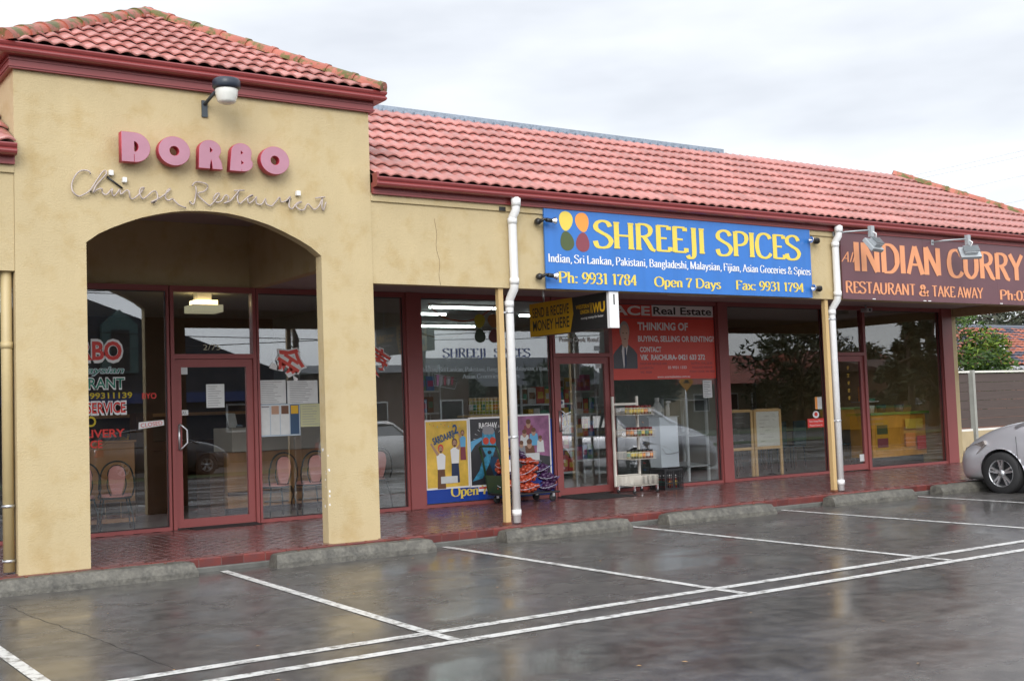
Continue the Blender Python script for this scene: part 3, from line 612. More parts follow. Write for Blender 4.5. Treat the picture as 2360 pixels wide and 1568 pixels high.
# hip and ridge caps, each an overlapping half-round tile
def caps(pa, pb, n, parent, r=.115, name='ridge_tile'):
    pa, pb = Vector(pa), Vector(pb); d = (pb-pa); L = d.length/n; d.normalize(); s = d.cross(Vector((0, 0, 1))).normalized(); u = s.cross(d).normalized()
    for i in range(n):
        mb = MB(); q = pa+d*(L*i); m = 8
        for (t, rr) in ((0, r*1.08), (.05, r*1.08), (.052, r), (L+.03, r*.93)):
            for k in range(m+1):
                a = math.pi*(k/m)*1.06-.09; mb.v.append(tuple(q+d*t+s*math.cos(a)*rr*1.02+u*(math.sin(a)*rr*.80-.015)))
        for j in range(3):
            for k in range(m): mb.f.append((j*(m+1)+k, j*(m+1)+k+1, (j+1)*(m+1)+k+1, (j+1)*(m+1)+k)); mb.sm.append(True)
        mb.f.append(tuple(range(m+1))); mb.sm.append(False)
        mb.build(name, M_RIDGE, parent, kind='raw')
ap3 = (TXc, TYc, TRZ+.03)
for c in ((T0, TY0, TZ+.03), (T1, TY0, TZ+.03), (T1, TY0+2*half, TZ+.03), (T0, TY0+2*half, TZ+.03)): caps(c, ap3, 9, tower_roof)
caps((HIPX, EY, EZ+.03), (XRID, RY, RZ+.03), 12, main_roof, .12)
bx('ridge_flashing', M_FLASH, main_roof, 6.16, 14.1, RY-.02, RY+.10, RZ-.03, RZ+.085)
bx('parapet_capping', mat('dark_capping', (0.10, 0.11, 0.13), .5), main_roof, 14.102, XRID-.06, RY+.03, RY+.1, RZ-.03, RZ+.035)
mb = MB()
for i in range(48):
    x = 6.2+i*.165; mb.box(x, x+.1, RY-.055, RY-.0205, RZ-.02, RZ+.035)
mb.build('flashing_tab', M_FLASH, main_roof, kind='stuff')

# ---- glazing
def member(mb, x0, x1, z0, z1, y0=YG-.05, y1=YG+.05): mb.box(x0, x1, y0, y1, z0, z1)
def window(x0, x1, z0=.0, z1=3.062, gm=None, sill=.045, side=.03, head=.07):
    f = MB(); member(f, x0, x1, z0, z0+sill); member(f, x0, x1, z1-head, z1)
    member(f, x0, x0+side, z0+sill, z1-head); member(f, x1-side, x1, z0+sill, z1-head)
    w = f.build('shop_window', M_REDF, B)
    p = MB().box(x0+side, x1-side, YG-.004, YG+.002, z0+sill, z1-head).build('pane', gm or M_GLASS, w)
    g = MB(); xx0, xx1, zz0, zz1 = x0+side, x1-side, z0+sill, z1-head; t = .012
    for (a, b_, c, d) in ((xx0, xx0+t, zz0, zz1), (xx1-t, xx1, zz0, zz1), (xx0+t, xx1-t, zz0, zz0+t), (xx0+t, xx1-t, zz1-t, zz1)): g.box(a, b_, YG-.014, YG-.005, c, d)
    g.build('glazing_bead', M_BLK, w); return w
def pier(x0, x1, y0=YG-.085): return bx('window_pier', M_REDF, B, x0, x1, y0, YG+.06, 0, 3.062, bevel=.004)
def door(x0, x1, gm=None, handle_side=0, plate=True):
    fr_ = MB(); member(fr_, x0-.0, x0+.045, 0, 3.062, YG-.06, YG+.06); member(fr_, x1-.045, x1, 0, 3.062, YG-.06, YG+.06); member(fr_, x0+.045, x1-.045, 2.135, 2.195, YG-.06, YG+.06); member(fr_, x0+.045, x1-.045, 2.99, 3.062)
    w = fr_.build('shop_door', M_REDF, B)
    MB().box(x0+.046, x1-.046, YG-.004, YG+.002, 2.196, 2.989).build('transom_pane', gm or M_GLASS, w)
    a, b_ = x0+.05, x1-.05; lf = MB(); s_ = .085
    lf.box(a, a+s_, YG-.03, YG+.02, .02, 2.13).box(b_-s_, b_, YG-.03, YG+.02, .02, 2.13).box(a+s_, b_-s_, YG-.03, YG+.02, 2.03, 2.13).box(a+s_, b_-s_, YG-.03, YG+.02, .02, .125)
    lf.build('door_leaf', M_REDF, w)
    MB().box(a+s_, b_-s_, YG-.004, YG+.002, .125, 2.03).build('pane', gm or M_GLASS, w)
    hx = a+.045 if handle_side == 0 else b_-.045
    h = MB().tube([(hx, YG-.03, 1.30), (hx, YG-.075, 1.315), (hx+.02, YG-.10, 1.29), (hx+.075, YG-.11, 1.24), (hx+.08, YG-.11, 1.08), (hx+.02, YG-.10, 1.02), (hx, YG-.075, 1.0), (hx, YG-.03, 1.01)], .012, 8)
    h.tube([(hx-.0, YG-.033, 1.31), (hx-.0, YG-.033, .99)], .016, 6).build('handle', M_ALU, w)
    return w
window(2.6, 4.89); door(4.905, 6.04); window(6.055, 8.28); pier(8.282, 8.52)
window(-3.6, 2.58)
window(8.525, 10.835, side=.02); door(10.85, 12.0); window(12.01, 14.33, side=.02); pier(14.332, 14.555)
window(14.56, 17.0, gm=M_GLASSD, side=.02); door(17.02, 18.12, gm=M_GLASSD); window(18.135, 20.44, gm=M_GLASSD, side=.02); pier(20.442, 20.757)
# ---- posts and downpipes
def post(x, y=.075):
    p = bx('verandah_post', M_WALLY, B, x-.034, x+.034, y-.034, y+.034, 0, 2.785, bevel=.003)
    MB().box(x-.04, x+.04, y-.04, y+.04, .0, .03).build('post_shoe', mat('rusty_steel', (0.16, 0.055, 0.025), .8, var=.3, vscale=20), p)
post(7.868); post(13.565)
def downpipe(x, m, beige=False):
    r = .051; P = [(x+.02, -.11, 3.845), (x+.02, -.125, 3.78), (x+.015, -.12, 3.70), (x-.0, -.075, 3.63), (x, -.062, 3.58), (x, -.062, 2.84), (x-.0, -.05, 2.77), (x-.0, .05, 2.66), (x, .065, 2.60), (x, .065, .015)]
    d_ = MB().tube(P, r, 14).build('downpipe', m, B)
    c = MB()
    for z, y in ((3.58, -.062), (2.86, -.062), (2.60, .065), (.13, .065)): c.lathe([(r, -.035), (r+.007, -.035), (r+.007, .035), (r, .035)], (x, y, z), n=14)
    c.lathe([(r, -.05), (r+.008, -.05), (r+.008, .04), (r, .04)], (x+.02, -.122, 3.80), n=14); c.build('pipe_collar', m, d_)
    for z in (2.50, 1.02):
        MB().box(x-.11, x-.05, .058, .072, z-.012, z+.012).lathe([(r, -.011), (r+.006, -.011), (r+.006, .011), (r, .011)], (x, .065, z), n=14).build('pipe_bracket', M_ALU, d_)
downpipe(8.0, M_WHITE); downpipe(13.70, M_WHITE)
d_ = MB().tube([(2.368, .10, 3.82), (2.368, .10, .02)], .05, 14).build('downpipe', M_PIPEB, B, label='cream painted downpipe at the tower corner')
for z in (3.0, 2.1): MB().lathe([(.05, -.03), (.056, -.03), (.056, .03), (.05, .03)], (2.368, .10, z), n=14).build('pipe_collar', M_PIPEB, d_)
for z in (.62, .12): MB().lathe([(.05, -.012), (.058, -.012), (.058, .012), (.05, .012)], (2.368, .10, z), n=14).build('pipe_bracket', M_ALU, d_)
bx('beam_vent', M_BLK, B, 7.85, 7.94, -.02, -.0125, 3.70, 3.75)
# paint chips on the right hand arch column, hairline crack in the beam
mb = MB(); random.seed(5)
for i in range(16):
    z = random.uniform(.35, 1.0); y = random.uniform(.0, .1); s_ = random.uniform(.006, .018)
    if i % 3: mb.quad((5.5335, .02+y, z), (5.5335, .02+y-s_, z+s_*.6), (5.5335, .02+y-s_*.4, z+s_*2.2), (5.5335, .02+y+s_*.7, z+s_*1.5))
    else: mb.quad((5.54+s_, -.0015, z), (5.54+2*s_, -.0015, z+.3*s_), (5.54+1.6*s_, -.0015, z+2*s_), (5.54+.6*s_, -.0015, z+1.5*s_))
mb.build('paint_chip', P_WHT, B, kind='stuff')
pts = [(7.0+.012*math.sin(z*19)+.02*math.sin(z*5), .0105, z) for z in [2.79+i*.045 for i in range(18)]]
MB().tube(pts, .0022, 4).build('hairline_crack', mat('crack', (.2, .14, .08), .9), B)

# ================================================================== SIGNS
# --- blue grocery sign on the beam
S1 = empty('blue_shop_sign', (10.84, -.02, 2.79), 'long blue fascia sign with yellow shop name and four coloured petals', 'sign')
sf = frame_xz(0, -.014, 0)
for i, (a, b_) in enumerate(((8.487, 9.66), (9.6615, 10.84), (10.8415, 12.02), (12.0215, 13.195))):
    MB().box(a, b_, -.036, -.0145, 2.792, 3.772).build('sign_panel', P_BLUE, S1)
fr1 = frame_xz(0, -.0365, 0)
for (cx, cz, mm, lb, r_, fl) in ((8.815, 3.632, P_YEL, 'yellow petal', -.12, 1), (9.07, 3.630, P_ORG, 'orange petal', .22, 1), (8.822, 3.388, P_OLV, 'olive green petal', .22, -1), (9.068, 3.384, P_MAR, 'maroon petal', -.12, -1)):
    e_ = ellipse(0, 0, .104, .122, 24, 0, .22*fl); e_ = [(x*math.cos(r_)-z*math.sin(r_)+cx, x*math.sin(r_)+z*math.cos(r_)+cz) for x, z in e_]
    flat('petal', e_, mm, S1, fr1, .002, label=lb)
nib('SHREEJI', P_YEL, S1, fr1, 9.245, 11.145, 3.33, .338, thick=.17, thin=.075, serif=.10)
nib('SPICES', P_YEL, S1, fr1, 11.34, 12.98, 3.325, .338, thick=.17, thin=.075, serif=.10)
nib('Indian, Sri Lankan, Pakistani, Bangladeshi, Malaysian, Fijian, Asian Groceries & Spices', P_WHT, S1, fr1, 8.52, 13.17, 3.117, .10, thick=.155, thin=.06, serif=.095)
nib('Ph: 9931 1784', P_YEL, S1, fr1, 8.665, 9.92, 2.868, .135, thick=.16, thin=.06, serif=.10)
nib('Open 7 Days', P_YEL, S1, fr1, 10.21, 11.39, 2.868, .125, thick=.16, thin=.06, serif=.10)
nib('Fax: 9931 1794', P_YEL, S1, fr1, 11.665, 13.02, 2.868, .125, thick=.16, thin=.06, serif=.10)

# --- plum curry restaurant sign
S2 = empty('plum_shop_sign', (17.4, -.02, 2.79), 'dark plum fascia sign with orange curry restaurant lettering', 'sign')
for (a, b_) in ((13.85, 15.75), (15.752, 17.65), (17.652, 19.55), (19.552, 20.95)):
    MB().box(a, b_, -.036, -.0145, 2.792, 3.772).build('sign_panel', P_PLUM, S2)
nib('All', P_CUR, S2, fr1, 13.84, 14.13, 3.34, .15, thick=.12, thin=.07, serif=0, slant=.3)
nib('INDIAN', P_CUR, S2, fr1, 14.10, 16.20, 3.215, .43, thick=.20, thin=.085, serif=0)
nib('CURRY', P_CUR, S2, fr1, 16.36, 18.40, 3.205, .43, thick=.20, thin=.085, serif=0)
text('House', P_CUR, S2, fr1, 18.45, 19.0, 3.33, .15, bold=.01, shear=.3)
nib('RESTAURANT', P_CUR, S2, fr1, 13.90, 15.52, 2.885, .17, thick=.18, thin=.075, serif=.07)
nib('&', P_CUR, S2, fr1, 15.60, 15.85, 2.882, .17, thick=.18, thin=.075, serif=0)
nib('TAKE AWAY', P_CUR, S2, fr1, 15.92, 17.24, 2.878, .17, thick=.18, thin=.075, serif=.07)
nib('Ph:03', P_CUR, S2, fr1, 17.69, 18.50, 2.87, .16, thick=.17, thin=.075, serif=.07)
mb = MB()
for x in (14.5, 15.7, 15.82, 17.7): mb.box(x, x+.07, -.040, -.0365, 2.80, 2.812)
mb.build('sign_clip', P_WHT, S2)

# --- raised letters DORBO
S3 = empty('raised_letter_sign', (4.26, -.05, 3.87), 'five chunky pink raised letters spelling DORBO above the arch', 'sign')
M_PNK = mat('pink_letter_face', (0.40, 0.19, 0.25), .5, var=.1); M_PNS = mat('red_letter_side', (0.42, 0.03, 0.06), .45)
def letter3d(outer, holes, x0, z0, w, h, depth=.085, y=-.10):
    cu = bpy.data.curves.new('l', 'CURVE'); cu.dimensions = '2D'; cu.fill_mode = 'BOTH'; cu.extrude = depth/2; cu.bevel_depth = .004
    for pl in [outer]+holes:
        sp = cu.splines.new('POLY'); sp.points.add(len(pl)-1)
        for p_, (a, b_) in zip(sp.points, pl): p_.co = (a*w, b_*h, 0, 1)
        sp.use_cyclic_u = True
    o = bpy.data.objects.new('l', cu); me = bpy.data.meshes.new_from_object(o); bpy.data.objects.remove(o)
    for v in me.vertices: v.co = Vector((x0+v.co.x, y-v.co.z+depth*.0, z0+v.co.y))
    me.update(); me.materials.clear(); me.materials.append(M_PNK); me.materials.append(M_PNS)
    for f in me.polygons: f.material_index = 0 if (abs(f.normal.y) > .9 and f.center.y < y) else 1
    me.name = 'letter'; o = link('letter', me, S3); return o
def arc(cx, cy, rx, ry, a0, a1, n=14): return [(cx+rx*math.cos(R(a0+(a1-a0)*i/n)), cy+ry*math.sin(R(a0+(a1-a0)*i/n))) for i in range(n+1)]
Dl = ([(0, 0)]+[(.42, 0), (.42, .26), (.45, .26), (.45, 0)]+arc(.45, .5, .55, .5, -90, 90)+[(0, 1)], [[(.43, .36)]+arc(.43, .52, .17, .19, -80, 88, 8)+[(.43, .72)]])
Ol = (arc(.5, .5, .5, .5, 0, 345, 27), [arc(.5, .5, .165, .18, 345, 0, 15)])
Rl = ([(0, 0), (.47, 0), (.47, .10), (.53, .36), (.58, .22), (.60, 0), (1.02, 0), (.98, .25), (.86, .44)]+arc(.50, .66, .47, .34, -8, 180, 14), [[(.48, .56), (.48, .78), (.62, .66), (.56, .58)]])
Bl = ([(0, 0), (.5, 0), (.5, .08), (.53, .08), (.53, 0)]+arc(.55, .28, .45, .28, -90, 35, 8)+arc(.52, .68, .44, .32, -18, 180, 14), [[(.48, .58), (.48, .76), (.61, .66)], [(.49, .22), (.49, .40), (.63, .30)]])
for L_, x, w in ((Dl, 3.385, .275), (Ol, 3.745, .315), (Rl, 4.15, .24), (Bl, 4.475, .245), (Ol, 4.81, .315)): letter3d(L_[0], L_[1], x, 3.875, w, .287)

# --- neon script in unlit tube
S4 = empty('neon_script_sign', (4.26, -.04, 3.6), 'unlit white neon tube script reading Chinese Restaurant over the arch', 'sign')
M_NEON = mat('unlit_neon_tube', (0.44, 0.37, 0.34), .3)
def nz_pt(px, py):          # script drawn on its own 2360-wide sketch; the wall point it stands for
    return (2.9145+px*0.001178, -.035-.008*math.sin(px*.02), 3.905-py*0.000489-(0.0)) 
import itertools
NE = [[(190, 455), (170, 430), (120, 423), (65, 455), (28, 530), (32, 600), (80, 638), (130, 628), (190, 590), (240, 520), (290, 445), (325, 425), (330, 455), (290, 500), (235, 560), (215, 612), (245, 590), (290, 580), (300, 610), (330, 632), (365, 600), (385, 580), (380, 615), (405, 640), (435, 605), (455, 585), (460, 630), (500, 600), (530, 598), (540, 650), (570, 668), (610, 640), (650, 600), (665, 575), (640, 578), (625, 620), (650, 668), (690, 650), (735, 610), (775, 605), (785, 660), (765, 695), (730, 698), (790, 670), (840, 640), (885, 600), (900, 580), (870, 600), (855, 650), (880, 685), (915, 670), (930, 680), (970, 725), (1040, 748)],
      [(1120, 560), (1125, 620), (1115, 690), (1095, 722), (1070, 690)], [(1090, 560), (1110, 530), (1155, 523), (1215, 545), (1228, 575), (1190, 610), (1140, 625), (1180, 680), (1235, 730), (1270, 715), (1310, 660), (1335, 625), (1300, 630), (1280, 670), (1310, 705), (1350, 690), (1385, 640), (1410, 660), (1400, 705), (1370, 712), (1430, 690), (1480, 630), (1510, 590), (1490, 660), (1500, 715), (1530, 705), (1590, 650), (1630, 640), (1580, 670), (1590, 715), (1640, 680), (1655, 655), (1660, 710), (1700, 725), (1740, 670), (1745, 720), (1790, 740), (1830, 700), (1860, 660), (1880, 700), (1920, 690), (1960, 650), (1945, 740), (1975, 765), (2020, 710), (2060, 700), (2010, 730), (2040, 775), (2085, 770), (2110, 720), (2140, 745), (2180, 770), (2220, 720), (2250, 650), (2235, 740), (2255, 778), (2275, 700)],
      [(1460, 600), (1550, 598)], [(2180, 665), (2265, 655)]]
CXM = [(0, 2.914, 3.905), (2360, 5.70, 0)]
def neon_map(px, py):
    t = px/2360; x = 2.915+2.783*t**.985
    return x, 3.905-.062*t
import bisect
KN = [(20, 530, 2.934, 3.643), (1100, 720, 4.121, 3.518), (2280, 640, 5.597, 3.718), (150, 420, 3.072, 3.774), (1090, 520, 4.114, 3.748), (2250, 780, 5.552, 3.543)]
# affine+bilinear fit of the six measured knots
def solve(A, b):
    n = len(A); M_ = [r[:]+[v] for r, v in zip(A, b)]
    for i in range(n):
        p_ = max(range(i, n), key=lambda r: abs(M_[r][i])); M_[i], M_[p_] = M_[p_], M_[i]
        for r in range(n):
            if r != i:
                f_ = M_[r][i]/M_[i][i]; M_[r] = [a-f_*c for a, c in zip(M_[r], M_[i])]
    return [M_[i][n]/M_[i][i] for i in range(n)]
def lsq(k):
    rows = [[1, p[0]/1000, p[1]/1000, p[0]*p[0]/1e6] for p in KN]; y = [p[k] for p in KN]
    A = [[sum(r[i]*r[j] for r in rows) for j in range(4)] for i in range(4)]; return solve(A, [sum(r[i]*v for r, v in zip(rows, y)) for i in range(4)])
CX, CZ = lsq(2), lsq(3)
def nmap(px, py): q = (1, px/1000, py/1000, px*px/1e6); return sum(a*b for a, b in zip(CX, q)), sum(a*b for a, b in zip(CZ, q))
for j, st in enumerate(NE):
    pp = catmull([tuple(map(float, q)) for q in st], 3); P3 = []
    for i, (a, b_) in enumerate(pp):
        x, z = nmap(a, b_); P3.append((x, -.038-.010*math.sin(i*.9), z))
    MB().tube(P3, .0082, 6).build('script_tube', M_NEON, S4)
for (a, b_, w) in ((375, 445, .04), (495, 505, .04), (2030, 620, .045)):
    x, z = nmap(a, b_); MB().box(x-w/2, x+w/2, -.05, -.002, z-.025, z+.025).build('tube_end_cap', P_WHT, S4, bevel=.004)
for (q0, q1) in (((340, 475), (480, 575)), ((1970, 670), (1930, 700))):
    a, b_ = nmap(*q0), nmap(*q1); MB().tube([(a[0], -.02, a[1]), (b_[0], -.02, b_[1])], .010, 6).build('tube_clip', M_BLK, S4)
mb = MB()
for px, py in ((200, 600), (480, 620), (760, 700), (1080, 700), (1400, 700), (1700, 725), (2060, 770)):
    x, z = nmap(px, py); mb.tube([(x, -.001, z), (x, -.045, z)], .006, 6)
mb.build('tube_standoff', M_BLK, S4)

# --- hanging lightbox, square to the shopfronts
HX = 9.55
S5 = empty('hanging_lightbox_sign', (HX, .85, 2.34), 'yellow and black double sided money transfer lightbox hanging under the soffit', 'sign')
MB().box(HX-.07, HX+.07, .05, 1.74, 2.335, 2.785).build('sign_case', mat('dark_case', (.05, .04, .035), .5), S5, bevel=.006)
MB().box(HX-.075, HX+.075, -.01, .049, 2.325, 2.79).build('end_cap', P_WHT, S5, bevel=.004)
MB().box(HX-.01, HX+.01, -.0125, -.0105, 2.62, 2.75).build('cap_slot', P_BLK, S5)
for y in (.2, 1.5): MB().tube([(HX, y, 2.784), (HX, y, 3.07)], .012, 6).build('hanger_rod', M_ALU, S5)
fh = frame_yz(HX-.0705, 1.74, 2.335)
flat('gold_face', [(.0, .0), (.91, .0), (.99, .24), (.97, .45), (.0, .45)], P_WUY, S5, fh, .002)
flat('black_face', [(.915, .0), (1.685, .0), (1.685, .45), (.975, .45), (.995, .24)], P_BLK, S5, fh, .002)
text('SEND & RECEIVE', P_BLK, S5, fh, .07, .90, .255, .13, bold=.015); text('MONEY HERE', P_BLK, S5, fh, .07, .90, .075, .14, bold=.015)
text('WESTERN', P_WUY, S5, fh, 1.05, 1.33, .285, .050, bold=.03); text('UNION', P_WUY, S5, fh, 1.14, 1.33, .215, .050, bold=.03)
mb = MB()
for i in range(2): mb.quad(*[tuple(fh(1.345+i*.025+a, b_, .004)) for a, b_ in ((0, .345), (.012, .345), (.03, .21), (.018, .21))])
mb.build('logo_bar', P_WUY, S5, kind='raw')
text('W', P_WUY, S5, fh, 1.40, 1.55, .215, .12, bold=.04); text('U', P_WUY, S5, fh, 1.545, 1.655, .215, .12, bold=.045)
text('moving money for better', P_WHT, S5, fh, 1.15, 1.62, .145, .032, shear=.2)

# --- lamps
def spot(x, z, flip, label):
    t = empty('spot_lamp', (x, -.02, z), label, 'lamp', 'small spot lamps at the corners of the blue sign'); s_ = -1 if flip else 1
    MB().lathe([(.0, -.02), (.035, -.02), (.042, -.06), (.03, -.09), (0, -.095)], (x, -.0, z), 'y', 12).build('mount', M_BLK, t)
    MB().tube([(x, -.09, z-.01), (x+s_*.04, -.12, z+.02), (x+s_*.085, -.125, z+.015)], .020, 8).tube([(x+s_*.07, -.125, z+.013), (x+s_*.15, -.125, z+.006)], .026, 10).build('arm', M_BLK, t)
    MB().lathe([(.0, 0), (.02, 0), (.028, s_*.02), (.045, s_*.055), (.048, s_*.06), (.042, s_*.058), (.0, s_*.03)], (x+s_*.14, -.125, z+.006), 'x', 14).build('reflector', M_CHROME, t)
spot(8.385, 3.60, False, 'black spot lamp at the upper left corner of the blue sign'); spot(8.375, 2.93, False, 'black spot lamp at the lower left corner of the blue sign')
spot(13.32, 3.61, True, 'black spot lamp at the upper right corner of the blue sign'); spot(13.32, 2.92, True, 'black spot lamp at the lower right corner of the blue sign')
M_FLD = mat('grey_floodlight_body', (.40, .43, .45), .4, metal=.3); M_LENS = mat('lamp_lens', (.62, .66, .68), .12, spec=.8)
def flood(xb, x, z, yaw, label):
    t = empty('floodlight', (x, -.05, z), label, 'floodlight', 'grey floodlights on arms over the plum sign')
    MB().box(xb-.03, xb+.03, -.045, -.037, z+.20, z+.28).tube([(xb, -.045, z+.24), (xb+.05, -.20, z+.25), (x-.02, -.42, z+.26)], .012, 6).box(x-.035, x+.035, -.46, -.40, z+.16, z+.32).build('arm', M_FLD, t)
    Mx = Matrix.Translation((x+.03, -.43, z+.04)) @ Matrix.Rotation(R(yaw), 4, 'Z') @ Matrix.Rotation(R(-38), 4, 'X')
    h = MB(); h.box(-.16, .16, -.03, .03, -.11, .11, Mx).box(-.10, .10, -.085, -.03, -.07, .07, Mx).build('housing', M_FLD, t, bevel=.006)
    r_ = MB()
    for i in range(6): r_.box(-.12, .12, -.11, -.085, -.06+i*.022, -.055+i*.022, Mx)
    r_.build('cooling_fin', M_FLD, t); MB().box(-.13, .13, .0305, .034, -.085, .085, Mx).build('lens', M_LENS, t)
    MB().tube([tuple(Mx @ Vector((-.0, -.09, .04))), (x+.02, -.50, z+.20), (x, -.43, z+.25)], .010, 6).build('cable', P_WHT, t)
flood(13.72, 14.06, 3.50, 12, 'grey floodlight over the first letters of the plum sign'); flood(16.0, 16.35, 3.49, -35, 'grey floodlight over the second word of the plum sign')
t = empty('wall_lamp', (4.3, -.05, 4.45), 'round black capped wall lamp with ribbed clear glass on the tower', 'lamp')
MB().box(4.24, 4.30, -.02, -.001, 4.43, 4.60).tube([(4.27, -.015, 4.56), (4.30, -.20, 4.63), (4.33, -.32, 4.67)], .018, 8).build('bracket', mat('dark_steel', (.06, .075, .09), .5), t)
MB().lathe([(0, .10), (.125, .10), (.14, .08), (.14, .02), (.125, .0), (0, .0)], (4.37, -.37, 4.64), n=24).build('lamp_cap', mat('navy_lamp_cap', (.02, .028, .045), .35), t)
g = MB(); prof = []
for i in range(9): prof += [(.112-.03*(i/8)**2+(.004 if i % 2 else 0), -i*.0165)]
g.lathe(prof+[(.05, -.145), (0, -.147)], (4.37, -.37, 4.639), n=24).build('lamp_glass', mat('ribbed_glass', (.70, .70, .66), .15, spec=.8), t)
cct = empty('security_camera', (17.95, 2.9, 3.06), 'small grey security camera under the soffit by the restaurant door', 'camera')
MB().tube([(17.95, 2.9, 3.064), (17.95, 2.9, 3.0)], .015, 8).build('mount', M_FLD, cct); MB().box(17.86, 18.02, 2.80, 2.95, 2.93, 3.0).build('housing', mat('pale_grey_plastic', (.45, .46, .48), .4), cct, bevel=.01); MB().lathe([(0, 0), (.026, 0), (.026, .01), (0, .01)], (17.94, 2.79, 2.965), 'y', 12).build('lens', M_BLK, cct)
def batten(x0, x1, y, label):
    t = empty('soffit_light', ((x0+x1)/2, y, 3.0), label, 'light', 'unlit white fluorescent battens under the soffit')
    MB().box(x0, x1, y-.06, y+.06, 3.01, 3.062).build('body', P_WHT, t, bevel=.005); MB().box(x0+.02, x1-.02, y-.045, y+.045, 2.96, 3.008).build('diffuser', P_PAPER, t, bevel=.012)
batten(9.9, 11.1, 1.3, 'white fluorescent batten on the soffit behind the hanging lightbox'); batten(11.9, 13.1, 1.6, 'white fluorescent batten on the soffit above the red property poster')

# ================================================================== WINDOW PRINT
def copy_tree(o, loc=None, rz=0.0, label=None, scale=None):
    c = o.copy(); COL.objects.link(c); LOC[c.name] = LOC.get(o.name, Vector())
    if loc is not None: c.location = loc
    if rz: c.rotation_euler = (0, 0, rz)
    if scale: c.scale = scale
    if label: c['label'] = label
    for ch in [q for q in o.children]:
        d_ = ch.copy(); COL.objects.link(d_); d_.parent = c
        for g_ in ch.children:
            e_ = g_.copy(); COL.objects.link(e_); e_.parent = d_
    return c
def panel(name, u0, u1, v0, v1, m, label, cat, group=None, y=None, d=.003):
    t = empty(name, ((u0+u1)/2, 3.146, v0), label, cat, group); sheet('sheet', m, t, GF, u0, u1, v0, v1, .0005, d); return t
# restaurant lettering on the left pane
D1 = empty('window_lettering', (4.1, 3.146, 1.05), 'red green and yellow restaurant lettering on the left window pane', 'lettering')
text('DORBO', P_WHT, D1, GF, 3.34, 4.33, 2.115, .25, .002, bold=.075); text('DORBO', P_RED, D1, GF, 3.37, 4.31, 2.135, .215, .004, bold=.03)
text('Malaysian', P_FWHT, D1, GF, 3.62, 4.34, 1.965, .085, .002, bold=.05, shear=.25); text('Malaysian', P_GRN, D1, GF, 3.63, 4.33, 1.97, .075, .004, shear=.25)
text('RESTAURANT', P_WHT, D1, GF, 3.30, 4.345, 1.775, .135, .002, bold=.06); text('RESTAURANT', P_GRN, D1, GF, 3.32, 4.335, 1.785, .12, .004, bold=.015)
text('PH : 99311139', mat('amber_print', (.55, .42, .02)), D1, GF, 3.66, 4.43, 1.66, .07, .003, bold=.02); text('BYO', P_RED, D1, GF, 4.55, 4.73, 1.645, .07, .003, bold=.02)
text('SERVICE', P_WHT, D1, GF, 3.86, 4.36, 1.47, .15, .002, bold=.07); text('SERVICE', P_RED, D1, GF, 3.88, 4.345, 1.485, .125, .004, bold=.02)
text('TO', mat('amber_print'), D1, GF, 3.76, 3.99, 1.325, .12, .003, bold=.02); text('DELIVERY', P_RED, D1, GF, 3.66, 4.33, 1.19, .095, .003, bold=.02); text('SERVICE', P_RED, D1, GF, 3.62, 4.06, 1.065, .09, .003, bold=.02)
D2 = empty('window_sticker', (4.66, 3.146, 1.28), 'white slanted sticker with red print low on the left window', 'sticker')
Q = [(4.50, 1.27), (4.82, 1.31), (4.815, 1.375), (4.505, 1.355)]; flat('sheet', Q, P_WHT, D2, GF, .002); text('CLOSED', P_RED, D2, GF, 4.53, 4.80, 1.29, .05, .004, rot=.10)
def kanji(ch, x, z, size, rot, label):
    t = empty('window_character', (x, 3.146, z), label, 'lettering')
    for m, b_, dd, o_ in ((P_WHT, .07, .002, 0), (mat('coral_print', (.72, .10, .08)), .016, .004, 0)):
        cu = bpy.data.curves.new('t', 'FONT'); cu.body = ch; cu.size = 1; cu.offset = b_; cu.resolution_u = 2
        o = bpy.data.objects.new('t', cu); me = bpy.data.meshes.new_from_object(o); bpy.data.objects.remove(o)
        if not me.vertices: continue
        xs = [v.co.x for v in me.vertices]; ys = [v.co.y for v in me.vertices]; cx, cy = (min(xs)+max(xs))/2, (min(ys)+max(ys))/2; s_ = size/(max(ys)-min(ys)-2*b_+.03); c, sn = math.cos(rot), math.sin(rot)
        for v in me.vertices: a, e_ = (v.co.x-cx)*s_, (v.co.y-cy)*s_; v.co = GF(x+a*c-e_*sn, z+a*sn+e_*c, dd)
        me.materials.clear(); me.materials.append(m); link('lettering', me, t)
kanji('\u91d1', 6.53, 2.09, .40, -.55, 'red Chinese character tilted on the pane right of the restaurant door')
kanji('\u5eb7', 7.82, 2.10, .38, -.55, 'red Chinese character beside the arch column near the red pier')
text('2/75', mat('dull_gold', (.45, .42, .30)), D1, GF, 5.34, 5.57, 2.25, .07, .003)
D3 = empty('window_lettering', (9.7, 3.146, 1.8), 'faded blue and white grocery lettering and petals on the window', 'lettering')
nib('SHREEJI', P_FBLUE, D3, GF, 8.91, 9.66, 2.14, .13, thick=.13, thin=.05, serif=.09); nib('SPICES', P_FBLUE, D3, GF, 9.80, 10.46, 2.14, .13, thick=.13, thin=.05, serif=.09)
nib('Indian, Sri Lankan, Pakistani, Bangladeshi, Malaysian, Fijian,', P_FWHT, D3, GF, 8.56, 10.78, 1.935, .062, thick=.14, thin=.05); nib('Asian Groceries & Spices', P_FWHT, D3, GF, 9.23, 10.24, 1.83, .062, thick=.14, thin=.05)
